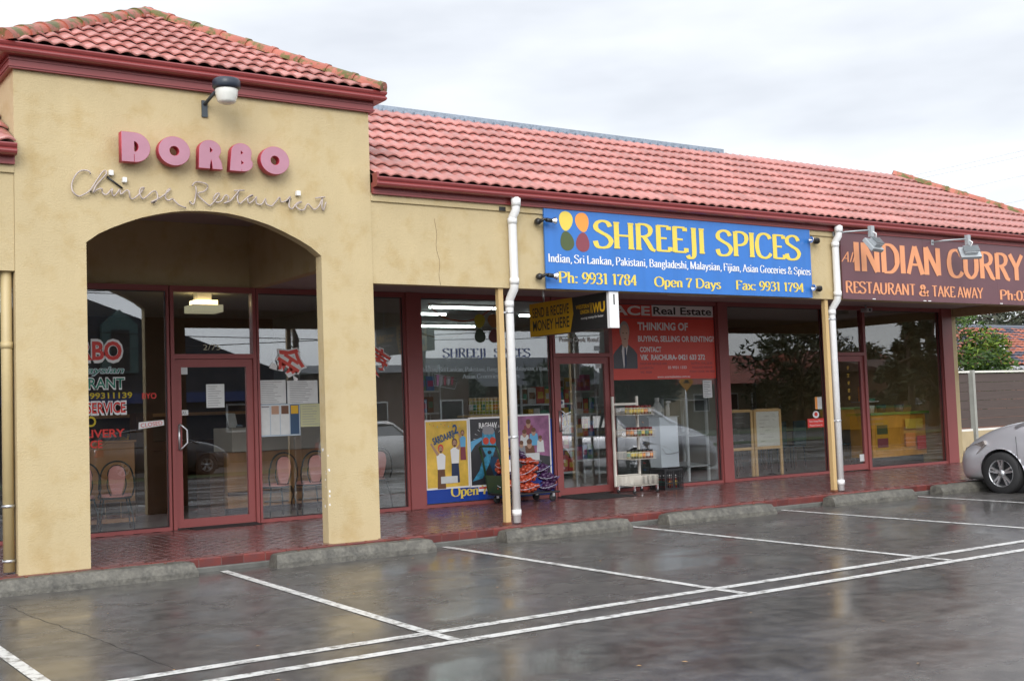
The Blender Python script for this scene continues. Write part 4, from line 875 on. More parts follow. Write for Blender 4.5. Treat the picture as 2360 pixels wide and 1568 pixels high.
for (cx, cz, mm, r_, fl) in ((9.56, 2.675, paint('dim_yellow', (.30, .27, .01)), -.12, 1), (9.80, 2.68, paint('dim_orange', (.22, .09, .02)), .22, 1), (9.56, 2.46, paint('dim_olive', (.02, .04, .015)), .22, -1), (9.81, 2.46, paint('dim_maroon', (.10, .012, .015)), -.12, -1)):
    e_ = ellipse(0, 0, .092, .105, 24, 0, .22*fl); flat('petal', [(x*math.cos(r_)-z*math.sin(r_)+cx, x*math.sin(r_)+z*math.cos(r_)+cz) for x, z in e_], mm, D3, GF, .002)
D4 = empty('window_basket_decal', (8.92, 3.146, 1.68), 'small shopping basket decal at the left edge of the grocery window', 'decal')
q = [(8.72, 1.92), (9.14, 1.80), (9.09, 1.68), (8.74, 1.735)]
MB().tube([tuple(GF(a, b_, .006)) for a, b_ in q], .004, 4, closed=True).tube([tuple(GF(8.76+i*.0, 0, 0)) for i in range(0)] or [tuple(GF(8.76, 1.90, .006)), tuple(GF(8.77, 1.73, .006))], .003, 4).build('outline', P_FWHT, D4)
for i in range(5): flat('basket_item', [(8.79+i*.06, 1.74), (8.82+i*.06, 1.735), (8.84+i*.06, 1.90-i*.012), (8.79+i*.06, 1.90-i*.012)], [P_PINKP, P_GRY, P_MAR, P_GRY, P_MAR][i], D4, GF, .002)
# blue panel and film posters
pb = panel('window_panel', 8.54, 10.82, .035, 1.20, P_DKB, 'blue panel lining the lower half of the grocery window', 'panel')
nib('Open 7 Days', P_YEL, pb, GF, 8.97, 10.1, .135, .135, thick=.16, thin=.06, d=.005)
def PX(u0, u1, v0, v1):
    return lambda pts: [(u0+(u1-u0)*a, v0+(v1-v0)*b_) for a, b_ in pts]
def poster(u0, u1, v0, v1, m, label, border=.025):
    t = empty('film_poster', ((u0+u1)/2, 3.14, v0), label, 'poster', 'film posters taped over the blue window panel')
    sheet('border', P_WHT, t, GF, u0, u1, v0, v1, .0035, .006); flat('artwork', [(u0+border, v0+border), (u1-border, v0+border), (u1-border, v1-border), (u0+border, v1-border)], m, t, GF, .0075); return t
p1 = poster(8.555, 9.295, .25, 1.245, P_YPOST, 'yellow film poster with dancing figures and blue slanted title'); K = PX(8.58, 9.27, .275, 1.22)
def figure(t, K, cx, top, s, skin, shirt, legs, hair, arm=1, d0=.009):
    f = lambda pts: K([(cx+a*s, top+b_*s*.75) for a, b_ in pts])
    flat('printed_figure', f([(-.13, -.62), (.13, -.62), (.16, -1.25), (-.15, -1.25)]), legs, t, GF, d0)
    flat('printed_figure', f([(-.16, -.24), (-.05, -.17), (.06, -.17), (.17, -.25), (.14, -.66), (-.13, -.66)]), shirt, t, GF, d0+.0004)
    flat('printed_figure', f([(-.14, -.25), (-.38, .12), (-.33, .16), (-.05, -.2)]) if arm > 0 else f([(.14, -.25), (.30, -.05), (.2, .12), (.15, .1), (.2, -.05), (.05, -.2)]), skin, t, GF, d0+.0008)
    flat('printed_figure', f([(x, y-.02) for x, y in ellipse(0, .0, .105, .13, 12)]), hair, t, GF, d0+.0010); flat('printed_figure', f([(x, y) for x, y in ellipse(0, -.05, .075, .11, 12)]), skin, t, GF, d0+.0014)
    for ex in (-.03, .03): flat('printed_eye', f(ellipse(ex, -.03, .014, .012, 6)), P_BLK, t, GF, d0+.0018)
    flat('printed_beard', f([(-.05, -.09), (.05, -.09), (.03, -.16), (-.03, -.16)]), hair if arm < 0 else P_DBRN, t, GF, d0+.0018)
figure(p1, K, .34, .60, .66, P_SKIN, P_WHT, P_DBRN, P_RED); figure(p1, K, .68, .68, .66, P_SKIN, P_WHT, P_NAVY, P_DBRN, -1, .0125); figure(p1, K, .88, .82, .45, P_SKIN, P_LBLUE, P_MAR, P_DBRN, 1, .0155)
text('SARDAARJI', mat('title_blue', (.02, .09, .22)), p1, GF, 8.70, 9.07, .885, .10, .0185, bold=.03, rot=.30, name='lettering'); text('2', mat('title_blue'), p1, GF, 9.04, 9.12, 1.03, .13, .0185, bold=.03, rot=.2)
sheet('notice', P_PAPER, p1, GF, 8.80, 9.08, .33, .43, .0175, .0185)
for i in range(9): flat('confetti', [(8.64+i*.062, 1.19-.02*(i % 3)), (8.655+i*.062, 1.19-.02*(i % 3)), (8.65+i*.062, 1.17-.02*(i % 3))], (P_GRN, P_RED, P_LBLUE)[i % 3], p1, GF, .0085)
p2 = poster(9.30, 9.985, .245, 1.26, mat('print_dark', (.035, .035, .04), .4, var=.3), 'dark film poster with blue face wearing red glasses'); K = PX(9.325, 9.96, .27, 1.235)
text('RAGHAV', P_WHT, p2, GF, 9.48, 9.80, 1.10, .075, .0085, bold=.03); text('2.0', P_WHT, p2, GF, 9.81, 9.87, 1.10, .03, .0085)
P_CY = paint('print_cyan', (.05, .26, .42), .4, var=.5, vscale=14); P_DCY = paint('print_deep_blue', (.015, .06, .13), .4, var=.3)
flat('printed_face', K(ellipse(.50, .64, .20, .20, 18)), P_DCY, p2, GF, .0082); flat('printed_face', K([(.33, .80), (.67, .80), (.70, .58), (.60, .42), (.42, .42), (.31, .58)]), P_CY, p2, GF, .0088)
flat('printed_face', K([(.33, .80), (.36, .88), (.62, .88), (.67, .80), (.62, .76), (.38, .76)]), P_GRY, p2, GF, .0094)
for cx in (.42, .61): flat('printed_lens', K(ellipse(cx, .66, .085, .055, 14)), mat('lens_red', (.55, .06, .03)), p2, GF, .0100)
flat('printed_face', K(ellipse(.51, .485, .06, .03, 10)), P_BLK, p2, GF, .0100)
flat('printed_hand', K([(.02, .06), (.30, .10), (.52, .34), (.55, .42), (.40, .43), (.30, .36), (.22, .22)]), P_CY, p2, GF, .0106); flat('printed_hand', K([(.95, .10), (.62, .12), (.50, .32), (.58, .42), (.72, .40), (.80, .28)]), P_DCY, p2, GF, .0110)
flat('printed_wing', K([(0, .66), (.30, .72), (.32, .68), (.12, .60), (0, .50)]), P_LBLUE, p2, GF, .0106)
for i in range(10):
    a = i*.33; flat('printed_ray', K([(.5+.42*math.cos(a), .66+.24*math.sin(a)), (.5+.33*math.cos(a), .66+.19*math.sin(a)), (.5+.42*math.cos(a+.04), .66+.24*math.sin(a+.04))]), P_PAPER, p2, GF, .0084)
p3 = poster(10.02, 10.775, .33, 1.275, P_PINKP, 'mauve film poster with a crowd of figures beside the grocery door'); K = PX(10.05, 10.75, .36, 1.25)
for i, (cx, cy, r_) in enumerate(((.45, .86, .11), (.34, .70, .10), (.58, .72, .10), (.46, .52, .12), (.75, .60, .08), (.25, .52, .09))):
    flat('printed_figure', K([(cx-r_*1.3, cy-.22), (cx+r_*1.3, cy-.22), (cx+r_, cy-.02), (cx-r_, cy-.02)]), (P_MAR, P_PAPER, P_LBLUE, P_DBRN, P_PAPER, P_GRY)[i], p3, GF, .0082+i*.0005)
    flat('printed_figure', K(ellipse(cx, cy, r_*.55, r_*.62, 12)), P_SKIN, p3, GF, .0084+i*.0005); flat('printed_figure', K(ellipse(cx, cy+r_*.4, r_*.6, r_*.4, 12)), P_DBRN, p3, GF, .0086+i*.0005)
flat('printed_band', K([(0, 0), (1, 0), (1, .30), (.5, .36), (0, .30)]), mat('print_dark'), p3, GF, .0080); sheet('notice', P_PAPER, p3, GF, 10.3, 10.55, .58, .69, .0125, .0135)
pn = panel('poster_strip', 9.44, 9.97, .175, .245, P_WHT, 'thin red and white strip below the dark film poster', 'strip', d=.005); flat('red_band', [(9.45, .215), (9.96, .215), (9.96, .24), (9.45, .24)], P_RED, pn, GF, .006)
# property poster
A = empty('property_poster', (13.17, 3.14, 1.76), 'large red property agent poster on the window right of the door', 'poster')
sheet('sheet', paint('poster_red', (.68, .065, .042), .35), A, GF, 12.035, 14.305, 1.765, 2.995, .001, .004)
text('ACE', P_WHT, A, GF, 12.10, 12.88, 2.815, .145, .0055, bold=.03); sheet('name_panel', P_WHT, A, GF, 12.92, 14.285, 2.80, 2.985, .0045, .006); text('Real Estate', P_BLK, A, GF, 12.95, 14.25, 2.835, .12, .008, bold=.02)
MB().box(12.04, 14.30, 3.1425, 3.1435, 2.765, 2.775).build('rule', P_MAR, A)
text('THINKING OF', P_WHT, A, GF, 12.60, 13.70, 2.575, .12, .0055, bold=.035); text('BUYING, SELLING OR RENTING?', P_WHT, A, GF, 12.60, 14.28, 2.385, .09, .0055, bold=.03)
text('CONTACT', P_WHT, A, GF, 12.63, 13.09, 2.215, .08, .0055, bold=.03); text('VIK  RAICHURA- 0421 633 272', P_WHT, A, GF, 12.63, 14.06, 2.085, .082, .0055, bold=.035)
text('SHOP 4/4 NEVILLE AVE', P_MAR, A, GF, 12.62, 13.2, 2.005, .038, .0055); text('LAVERTON', P_MAR, A, GF, 12.62, 12.90, 1.935, .038, .0055); text('VIC 3028', P_MAR, A, GF, 12.62, 12.86, 1.865, .038, .0055); text('03 9931 1333', P_WHT, A, GF, 13.22, 13.63, 1.935, .045, .0055, bold=.01)
text('SUITE 6, 17/4, 22-30', P_MAR, A, GF, 13.74, 14.22, 2.005, .038, .0055); text('WALLACE AVENUE', P_MAR, A, GF, 13.75, 14.22, 1.935, .038, .0055); text('POINT COOK, VIC 3030', P_MAR, A, GF, 13.70, 14.27, 1.865, .038, .0055); text('www.acerealestate.com.au', P_WHT, A, GF, 12.98, 13.70, 1.788, .038, .0055, bold=.01)
K = PX(12.07, 12.57, 1.945, 2.73); P_SUIT = paint('print_suit', (.08, .085, .10), .4); P_FACE = paint('print_face', (.62, .42, .32), .4); P_HAIR = paint('print_hair', (.36, .35, .34), .4)
flat('printed_portrait', K([(0, 0), (1, 0), (1, .30), (.86, .40), (.62, .50), (.36, .50), (.10, .36), (0, .28)]), P_SUIT, A, GF, .005); flat('printed_portrait', K([(.40, .50), (.58, .52), (.62, .46), (.50, .16), (.42, .0), (.36, .36)]), P_WHT, A, GF, .0056)
flat('printed_portrait', K([(.47, .44), (.53, .44), (.55, .1), (.5, .0), (.46, .1)]), P_NAVY, A, GF, .0062); flat('printed_portrait', K([(.36, .56), (.64, .56), (.62, .47), (.50, .42), (.40, .47)]), P_FACE, A, GF, .0062)
flat('printed_portrait', K(ellipse(.50, .775, .205, .205, 20)), P_HAIR, A, GF, .0066); flat('printed_portrait', K(ellipse(.505, .71, .175, .20, 20)), P_FACE, A, GF, .0072)
for cx in (.44, .58): flat('printed_portrait', K(ellipse(cx, .73, .03, .012, 8)), P_DBRN, A, GF, .0078)
flat('printed_portrait', K(ellipse(.51, .61, .05, .010, 8)), P_MAR, A, GF, .0078)
# small notices
def note(u0, u1, v0, v1, label, m=None, lines=0, ink=None, name='paper_notice', grp=None):
    t = panel(name, u0, u1, v0, v1, m or P_PAPER, label, 'notice', grp)
    mb = MB(); random.seed(int(u0*100))
    for i in range(lines):
        z = v1-(i+1)*(v1-v0)/(lines+1); e_ = u1-(.1+.4*random.random())*(u1-u0); mb.quad(*[tuple(GF(a, b_, .0045)) for a, b_ in ((u0+.08*(u1-u0), z-.003), (e_, z-.003), (e_, z+.003), (u0+.08*(u1-u0), z+.003))])
    if lines: mb.build('printed_lines', ink or P_GRY, t, kind='stuff')
    return t
note(5.0, 5.13, 1.94, 2.03, 'small white square sticker at the top of the restaurant door'); note(5.37, 5.61, 1.51, 1.81, 'white notice sheet in the middle of the restaurant door', lines=9)
hs = note(5.0, 5.13, 1.425, 1.49, 'small white opening hours sticker above the restaurant door handle'); text('PULL', P_BLK, hs, GF, 5.02, 5.11, 1.44, .035, .005)
note(6.085, 6.46, 1.54, 1.85, 'pale printed sheet high on the pane, next to the door post', lines=12); note(6.48, 6.92, 1.53, 1.84, 'pale printed sheet high on the pane, next to the arch column', lines=12)
m4 = panel('menu_sheet', 6.085, 6.655, 1.11, 1.535, paint('blueish_paper', (.40, .48, .56)), 'row of four blue and white flyers with photos below the sheets', 'flyer')
for i in range(4):
    a = 6.10+i*.138; sheet('flyer', (P_PAPER, P_PAPER, P_PAPER, paint('flyer_navy', (.03, .07, .14)))[i], m4, GF, a, a+.125, 1.13, 1.52, .0035, .005); flat('flyer_photo', [(a+.01, 1.40 if i else 1.49), (a+.115, 1.40 if i else 1.49), (a+.115, 1.51), (a+.01, 1.51)], (P_GRY, P_SKIN, P_DBRN, P_WUY)[i], m4, GF, .0062)
note(6.66, 6.99, 1.22, 1.525, 'pale yellow paper menu on the pane beside the column', paint('pale_yellow_paper', (.50, .50, .30), .7), 8)
psh = note(10.965, 11.06, 1.355, 1.475, 'white push sticker above the grocery door handle'); text('PUSH', P_BLK, psh, GF, 10.975, 11.05, 1.37, .028, .005); flat('round_mark', ellipse(11.012, 1.435, .025, .028, 12), P_NAVY, psh, GF, .005)
note(11.72, 11.82, 1.96, 2.03, 'small white sticker at the upper right of the grocery door', lines=3); note(11.70, 11.80, 2.23, 2.31, 'small clear sticker in the pane above the grocery door', P_FWHT)
D5 = empty('street_lettering', (11.4, 3.146, 2.42), 'white street name lettering over the grocery door', 'lettering'); text('Point Cook Road', P_WHT, D5, GF, 11.02, 11.79, 2.375, .072, .003, bold=.02)
note(13.985, 14.19, 1.44, 1.735, 'white typed notice below the red poster', lines=9, ink=P_NAVY)
rs = panel('red_sticker', 16.50, 16.93, .845, 1.005, P_RED, 'red wide sticker with white print low on the dark window', 'sticker'); text('Take Away Menu', P_WHT, rs, GF, 16.53, 16.90, .94, .035, .005); text('Please Come In', P_WHT, rs, GF, 16.55, 16.88, .87, .03, .005)
rr = empty('round_sticker', (16.73, 3.146, 1.01), 'round white and red sticker standing above the red one', 'sticker'); flat('disc', ellipse(16.73, 1.075, .085, .065, 16), P_WHT, rr, GF, .002); flat('disc_ring', ellipse(16.73, 1.08, .045, .038, 12), P_RED, rr, GF, .003)
og = panel('orange_sticker', 16.72, 16.90, 1.17, 1.39, P_PAPER, 'orange and white upright sticker at the edge of the dark window', 'sticker'); flat('orange_band', [(16.72, 1.17), (16.78, 1.17), (16.78, 1.39), (16.72, 1.39)], P_ORG, og, GF, .005)
D6 = empty('unit_lettering', (17.7, 3.146, 2.28), 'pale unit number lettering over the restaurant side door', 'lettering'); text('UNIT 3', P_FWHT, D6, GF, 17.45, 17.86, 2.43, .07, .003); text('- 75', P_FWHT, D6, GF, 17.60, 17.86, 2.29, .07, .003)
D7 = empty('door_characters', (17.65, 3.146, 1.3), 'column of small gold characters down the restaurant side door', 'lettering')
for i in range(5):
    z_ = 1.88-i*.14; mb = MB()
    for (a, b_, c, d_) in ((17.625, 17.695, z_+.05, z_+.058), (17.63, 17.69, z_+.025, z_+.032), (17.655, 17.663, z_, z_+.065), (17.63, 17.685, z_, z_+.007)): mb.quad(*[tuple(GF(u, v, .003)) for u, v in ((a, c), (b_, c), (b_, d_), (a, d_))])
    mb.build('character', P_WUY, D7, kind='stuff')
note(17.86, 18.02, .17, .30, 'small white sticker at the bottom of the side door')

# ================================================================== THINGS ON THE FOOTPATH
mt = empty('doormat', (11.15, 2.55, 0), 'thin black doormat in front of the grocery door', 'mat'); MB().box(10.74, 11.62, 2.15, 2.98, .002, .016).build('mat', mat('mat_rubber', (.022, .021, .022), .8, bump=.5, bscale=200), mt, bevel=.004)
mt = empty('door_ramp', (5.5, 3.0, 0), 'worn dark rubber wedge lying under the restaurant door', 'ramp'); MB().prism([(0, .002), (.20, .002), (.20, .022), (0, .006)], lambda u, v: (5.1, 2.88+u, v), lambda u, v: (5.98, 2.88+u, v)).build('ramp', mat('mat_rubber'), mt)
# wheel stops
def wheel_stop(x0, x1, y, rz, label):
    t = empty('wheel_stop', ((x0+x1)/2, y, zl(y)), label, 'wheel stop', 'concrete wheel stops along the footpath'); L_ = (x1-x0)/2; prof = [(-.125, 0), (-.118, .06), (-.055, .145), (.065, .148), (.115, .13), (.125, 0)]
    mb = MB(); n = 15; random.seed(int(x0*10)); z0 = zl(y)-.01
    for i in range(n+1):
        a = -L_+2*L_*i/n
        for (p_, h) in prof:
            jx = random.uniform(-.0035, .0035); s_ = .93 if i in (0, n) else 1
            mb.v.append(((x0+x1)/2+a*(1 if 0 < i < n else 1-.03*(h > .1))*math.cos(rz)-p_*math.sin(rz), y+a*math.sin(rz)+p_*math.cos(rz)+jx, z0+h*s_+jx*(h > 0)))
    m = len(prof)
    for i in range(n):
        for k in range(m-1): mb.f.append((i*m+k, i*m+k+1, (i+1)*m+k+1, (i+1)*m+k)); mb.sm.append(False)
    mb.f += [tuple(range(m)), tuple(n*m+k for k in range(m))[::-1]]; mb.sm += [False]*2
    mb.build('concrete_block', M_CONC, t, bevel=.006)
    for fx in (-.62, .62): MB().lathe([(0, 0), (.016, 0), (.016, .004), (0, .006)], ((x0+x1)/2+fx*math.cos(rz), y+fx*math.sin(rz), z0+.148), n=8).build('fixing_bolt', mat('rusty_steel'), t)
for a in ((2.14, 3.95, -.345, -.03, 'wheel stop in front of the left arch column'), (4.72, 6.52, -.44, -.03, 'wheel stop in front of the right arch column'), (7.45, 9.24, -.44, -.02, 'wheel stop just right of the first white downpipe'), (9.84, 11.68, -.45, -.02, 'wheel stop before the milk crate and jar rack'), (12.88, 14.62, -.42, -.02, 'wheel stop before the second white downpipe'), (15.25, 17.0, -.42, -.02, 'wheel stop half hidden by the silver car')): wheel_stop(*a)

# trolley with onion bags
M_ONR = mat('red_onion_net', (.42, .06, .025), .3, var=.35, vscale=20, coat=.2); M_ONP = mat('purple_onion_net', (.055, .018, .075), .35, var=.4, vscale=20, coat=.2); M_TWI = mat('white_twine', (.6, .62, .75), .6); M_TWB = mat('blue_net_tie', (.09, .13, .5), .5)
M_GRNP = mat('dark_green_steel', (.02, .055, .02), .4)
tr = empty('flatbed_trolley', (9.95, 2.72, 0), 'green flatbed trolley loaded with onion bags by the downpipe', 'trolley')
MB().box(9.50, 10.42, 2.46, 3.0, .125, .15).build('platform', M_BLK, tr, bevel=.008)
MB().tube([(9.50, 2.50, .15), (9.40, 2.50, .70), (9.36, 2.50, .82), (9.36, 2.55, .84), (9.36, 2.92, .84), (9.36, 2.96, .82), (9.40, 2.96, .70), (9.50, 2.96, .15)], .016, 8).build('push_handle', M_GRNP, tr)
MB().prism([(2.52, .16), (2.94, .16), (2.94, .42), (2.52, .42)], lambda u, v: (9.485-(v-.15)*.18, u, v), lambda u, v: (9.492-(v-.15)*.18, u, v)).build('back_panel', M_GRNP, tr)
for x, y in ((9.62, 2.52), (10.32, 2.52), (9.62, 2.94), (10.32, 2.94)):
    w = MB().lathe([(0, -.018), (.05, -.018), (.058, -.01), (.058, .01), (.05, .018), (0, .018)], (x, y, .06), 'y', 14).build('castor', M_RUB, tr); MB().box(x-.02, x+.02, y-.03, y+.03, .075, .124).build('fork', M_ALU, w)
def ico(sub=1):
    bm = bmesh.new(); bmesh.ops.create_icosphere(bm, subdivisions=sub, radius=1); v = [tuple(q.co) for q in bm.verts]; f = [tuple(q.index for q in p_.verts) for p_ in bm.faces]; bm.free(); return v, f
ICO = ico(2)
def bag_mesh(name, rx, ry, rz, seed, r=.036):
    rnd = random.Random(seed); mb = MB(); pts = []
    t = 0
    while len(pts) < 64 and t < 6000:
        t += 1; q = Vector((rnd.uniform(-1, 1), rnd.uniform(-1, 1), rnd.uniform(-1, 1)))
        if .72 < q.length < 1.0:
            P_ = Vector((q.x*(rx-r), q.y*(ry-r), q.z*(rz-r)))
            if all((P_-o).length > r*1.45 for o in pts): pts.append(P_)
    for P_ in pts+[Vector((0, 0, 0))]:
        s_ = r*rnd.uniform(.9, 1.2); b = len(mb.v); c0 = Vector((0, 0, 0)) == P_
        for v in ICO[0]: mb.v.append((P_.x+v[0]*(rx*.66 if c0 else s_), P_.y+v[1]*(ry*.66 if c0 else s_), P_.z+v[2]*(rz*.6 if c0 else s_*.92)))
        mb.f += [tuple(b+i for i in f) for f in ICO[1]]; mb.sm += [True]*len(ICO[1])
    return mb
def bag(x, y, z, rx, ry, rz, rot, m, seed, label, group, tie=True):
    t = empty('onion_bag', (x, y, z), label, 'onion bag', group); Mx = Matrix.Translation((x, y, z)) @ Matrix.Rotation(rot, 4, 'Y')
    bag_mesh('o', rx, ry, rz, seed).build('onions', m, t, kind='stuff', M=Mx)
    pts = [tuple(Mx @ Vector((math.cos(a)*rx*1.02, -math.sin(a)*ry*1.02*.9 if a < 3.15 else 0, rz*.28*math.sin(2*a)))) for a in [i*.22 for i in range(15)]]
    MB().tube(pts, .0035, 5).build('net_seam', M_TWI, t)
    if tie:
        e_ = Mx @ Vector((rx*.98, 0, 0)); k_ = MB().tube([tuple(e_), tuple(e_+Vector((.035, -.01, .015)))], [.014, .006], 6)
        for j in range(4): k_.tube([tuple(e_+Vector((.01, -.01, .01))), tuple(e_+Vector((.03-.025*j, -.045, .035-.018*j)))], .003, 4)
        k_.build('bag_tie', M_TWB, t)
gr, gp = 'red net bags of onions on the trolley', 'purple net bags of onions on the trolley'
bag(9.93, 2.58, .225, .20, .13, .088, 0, M_ONR, 1, 'red onion bag lying at the bottom front of the trolley', gr)
bag(9.92, 2.60, .355, .18, .13, .088, -.12, M_ONR, 2, 'red onion bag second from the bottom of its stack', gr)
bag(9.95, 2.62, .475, .19, .13, .088, -.25, M_ONR, 3, 'red onion bag third up with white seam', gr)
bag(10.02, 2.66, .595, .20, .12, .065, .12, M_ONR, 4, 'red onion bag on top of the red stack', gr, False)
bag(9.55, 2.66, .55, .13, .13, .14, .2, M_ONR, 5, 'red onion bag against the green handle with a white label', gr, False)
bag(9.58, 2.66, .27, .13, .13, .12, .1, M_ONR, 11, 'red onion bag low behind the post with its label half hidden', gr, False)
bag(10.27, 2.60, .22, .15, .13, .088, .05, M_ONP, 6, 'purple onion bag at the bottom right with blue tie', gp)
bag(10.30, 2.60, .345, .17, .13, .088, .12, M_ONP, 7, 'purple onion bag overhanging the trolley edge', gp)
bag(10.22, 2.66, .475, .15, .13, .088, -.1, M_ONP, 8, 'purple onion bag with long blue tie near the top', gp)
bag(9.83, 2.70, .72, .20, .12, .085, .45, M_ONP, 9, 'dark purple onion bag slumped on the very top', gp, False)
bag(9.75, 2.86, .42, .2, .10, .2, 0, M_ONP, 10, 'dark purple onion bag upright behind the post', gp, False)
lb = empty('bag_label', (9.52, 2.52, .5), 'white printed label on the onion bag by the handle', 'label'); MB().box(9.46, 9.60, 2.515, 2.522, .47, .64).build('card', P_WHT, lb); MB().box(9.50, 9.56, 2.511, 2.5145, .52, .60).build('print', P_RED, lb)

# jar rack
rk = empty('wire_jar_rack', (12.05, 2.75, 0), 'white wheeled rack with four wire baskets beside the grocery door', 'rack')
M_RK = mat('white_rack_steel', (.78, .75, .68), .4, var=.08)
for x in (11.80, 12.29): MB().box(x-.018, x+.018, 2.86, 2.895, .10, 1.50).build('upright', M_RK, rk, bevel=.003)
MB().box(11.82, 12.27, 2.865, 2.885, 1.36, 1.395).build('top_rail', M_RK, rk)
def wire_basket(x0, x1, y0, y1, z0, z1, m, name, parent, pitch=.03, rw=.0034, slope=0):
    mb = MB(); zt = lambda y: z1+slope*(y1-y)
    for y in (y0, y1): mb.tube([(x0, y, zt(y)), (x1, y, zt(y))], .0045, 5); mb.tube([(x0, y, z0+slope*(y1-y)), (x1, y, z0+slope*(y1-y))], .0035, 5)
    for x in (x0, x1): mb.tube([(x, y0, zt(y0)), (x, y1, zt(y1))], .0045, 5); mb.tube([(x, y0, z0+slope*(y1-y0)), (x, y1, z0)], .0035, 5)
    n = int((x1-x0)/pitch)
    for i in range(n+1):
        x = x0+(x1-x0)*i/n; mb.tube([(x, y0, zt(y0)), (x, y0, z0+slope*(y1-y0)), (x, y1, z0), (x, y1, z1)], rw, 4, caps=False)
    n = int((y1-y0)/pitch)
    for i in range(1, n):
        y = y0+(y1-y0)*i/n
        for x in (x0, x1): mb.tube([(x, y, zt(y)), (x, y, z0+slope*(y1-y))], rw, 4, caps=False)
    return mb.build(name, m, parent)
tiers = (1.21, .875, .53)
for z in tiers: wire_basket(11.815, 12.30, 2.48, 2.855, z, z+.105, M_RK, 'basket', rk, slope=-.02)
wire_basket(11.815, 12.30, 2.45, 2.855, .12, .27, M_RK, 'basket', rk, pitch=.018)
MB().box(11.82, 12.29, 2.866, 2.88, .13, .28).build('back_plate', M_RK, rk)
for x, y in ((11.83, 2.47), (12.29, 2.47), (11.83, 2.85), (12.29, 2.85)):
    w = MB().lathe([(0, -.012), (.026, -.012), (.03, -.006), (.03, .006), (.026, .012), (0, .012)], (x, y, .031), 'y', 12).build('castor', M_RUB, rk); MB().box(x-.012, x+.012, y-.018, y+.018, .045, .118).build('fork', M_CHROME, w)
def jar(x, y, z, body, lid, label, group, h=.135, r=.033, cat='jar', name='pickle_jar'):
    t = empty(name, (x, y, z), label, cat, group)
    MB().lathe([(0, 0), (r, .001), (r, h*.72), (r*.8, h*.82)], (x, y, z), n=12).build('glass', body, t); MB().lathe([(r*.86, h*.80), (r*.9, h*.82), (r*.9, h), (0, h+.001)], (x, y, z), n=12).build('lid', lid, t)
    MB().lathe([(r+.0008, h*.25), (r+.0008, h*.60)], (x, y, z), n=12).build('paper_label', (P_YEL, P_PAPER, P_YEL, P_ORG, P_GRN)[int((x*37+z*11)) % 5], t); return t
LID = mat('maroon_lid', (.16, .015, .02), .3); JG = [mat('pickle_green', (.13, .15, .01), .12), mat('pickle_amber', (.28, .12, .01), .12), mat('pickle_red', (.22, .03, .01), .12), mat('pickle_pale', (.34, .32, .10), .12)]
random.seed(11); names = ('top', 'second', 'third'); ORD = ('first', 'second', 'third', 'fourth', 'fifth', 'sixth', 'seventh', 'eighth', 'ninth', 'tenth', 'eleventh', 'twelfth', 'thirteenth', 'fourteenth')
for ti, z in enumerate(tiers):
    for row, y in enumerate((2.53, 2.62)):
        for i in range(6):
            if ti == 2 and row == 0 and i < 2: continue
            jar(11.868+i*.076+random.uniform(-.004, .004), y, z+.008-.02*(2.855-y), JG[random.randrange(4)], LID if ti < 2 else M_BLK, '%s jar from the left, %s row of the %s rack basket' % (ORD[i], ('front', 'back')[row], names[ti]), 'pickle jars in the %s rack basket' % names[ti])
# crate
ck = empty('milk_crate', (12.93, 2.82, 0), 'black plastic milk crate holding red capped bottles beside the rack', 'crate'); x0, x1, y0, y1 = 12.60, 12.99, 2.64, 3.0
mb = MB()
for z in (.0, .10, .20, .30):
    h = .03 if z in (0, .30) else .018; mb.box(x0, x1, y0, y0+.012, z, z+h).box(x0, x1, y1-.012, y1, z, z+h).box(x0, x0+.012, y0+.012, y1-.012, z, z+h).box(x1-.012, x1, y0+.012, y1-.012, z, z+h)
for i in range(10):
    a = i/9; xx = x0+(x1-x0-.012)*a; yy = y0+(y1-y0-.012)*a; w_ = .03 if i in (0, 4, 9) else .012
    mb.box(xx, xx+w_ if i < 9 else xx+.012, y0-.001, y0+.011, .0, .33).box(xx, xx+.012, y1-.011, y1+.001, 0, .33).box(x0-.001, x0+.011, yy, yy+.012, 0, .33).box(x1-.011, x1+.001, yy, yy+.012, 0, .33)
mb.build('crate_shell', M_BLK, ck); MB().box(x0+.015, x1-.015, y0+.015, y1-.015, .003, .012).build('crate_floor', M_BLK, ck)
for i in range(3):
    for j in range(2):
        jar(12.68+i*.115, 2.74+j*.13, .014, mat('red_bottle', (.35, .02, .015), .2), P_WHT, 'red sauce bottle in the milk crate, %s row, %s from the left' % (('front', 'back')[j], ORD[i]), 'red bottles inside the milk crate', h=.21, r=.035, cat='bottle', name='sauce_bottle')

# ================================================================== INSIDE THE SHOPS
M_WOOD = mat('honey_wood', (.46, .24, .10), .45, var=.12, stretch=(1, 1, .2), vscale=8); M_WOODD = mat('dark_wood', (.10, .045, .02), .45, var=.2); M_PALEW = mat('pale_pine', (.72, .50, .24), .5, var=.1)
M_STONE = mat('beige_laminate', (.55, .50, .43), .4, var=.05); M_CHB = mat('dark_green_tube', (.015, .025, .025), .3); M_PAD = mat('pink_vinyl', (.72, .33, .30), .5, var=.06)
ct = empty('service_counter', (7.1, 4.9, 0), 'beige topped wooden service counter behind the restaurant window', 'counter')
MB().box(6.20, 7.95, 4.66, 5.3, .10, .885).build('front', M_WOOD, ct); MB().box(6.26, 8.0, 4.60, 5.34, .89, 1.235).build('top_block', M_STONE, ct, bevel=.01); MB().box(6.24, 7.94, 4.72, 5.25, .005, .098).build('plinth', M_BLK, ct); MB().box(6.20, 7.95, 4.615, 4.655, .28, .33).build('foot_rail', M_WOODD, ct)
MB().box(5.98, 6.19, 4.75, 5.3, .005, .9).build('end_panel', M_WOODD, ct)
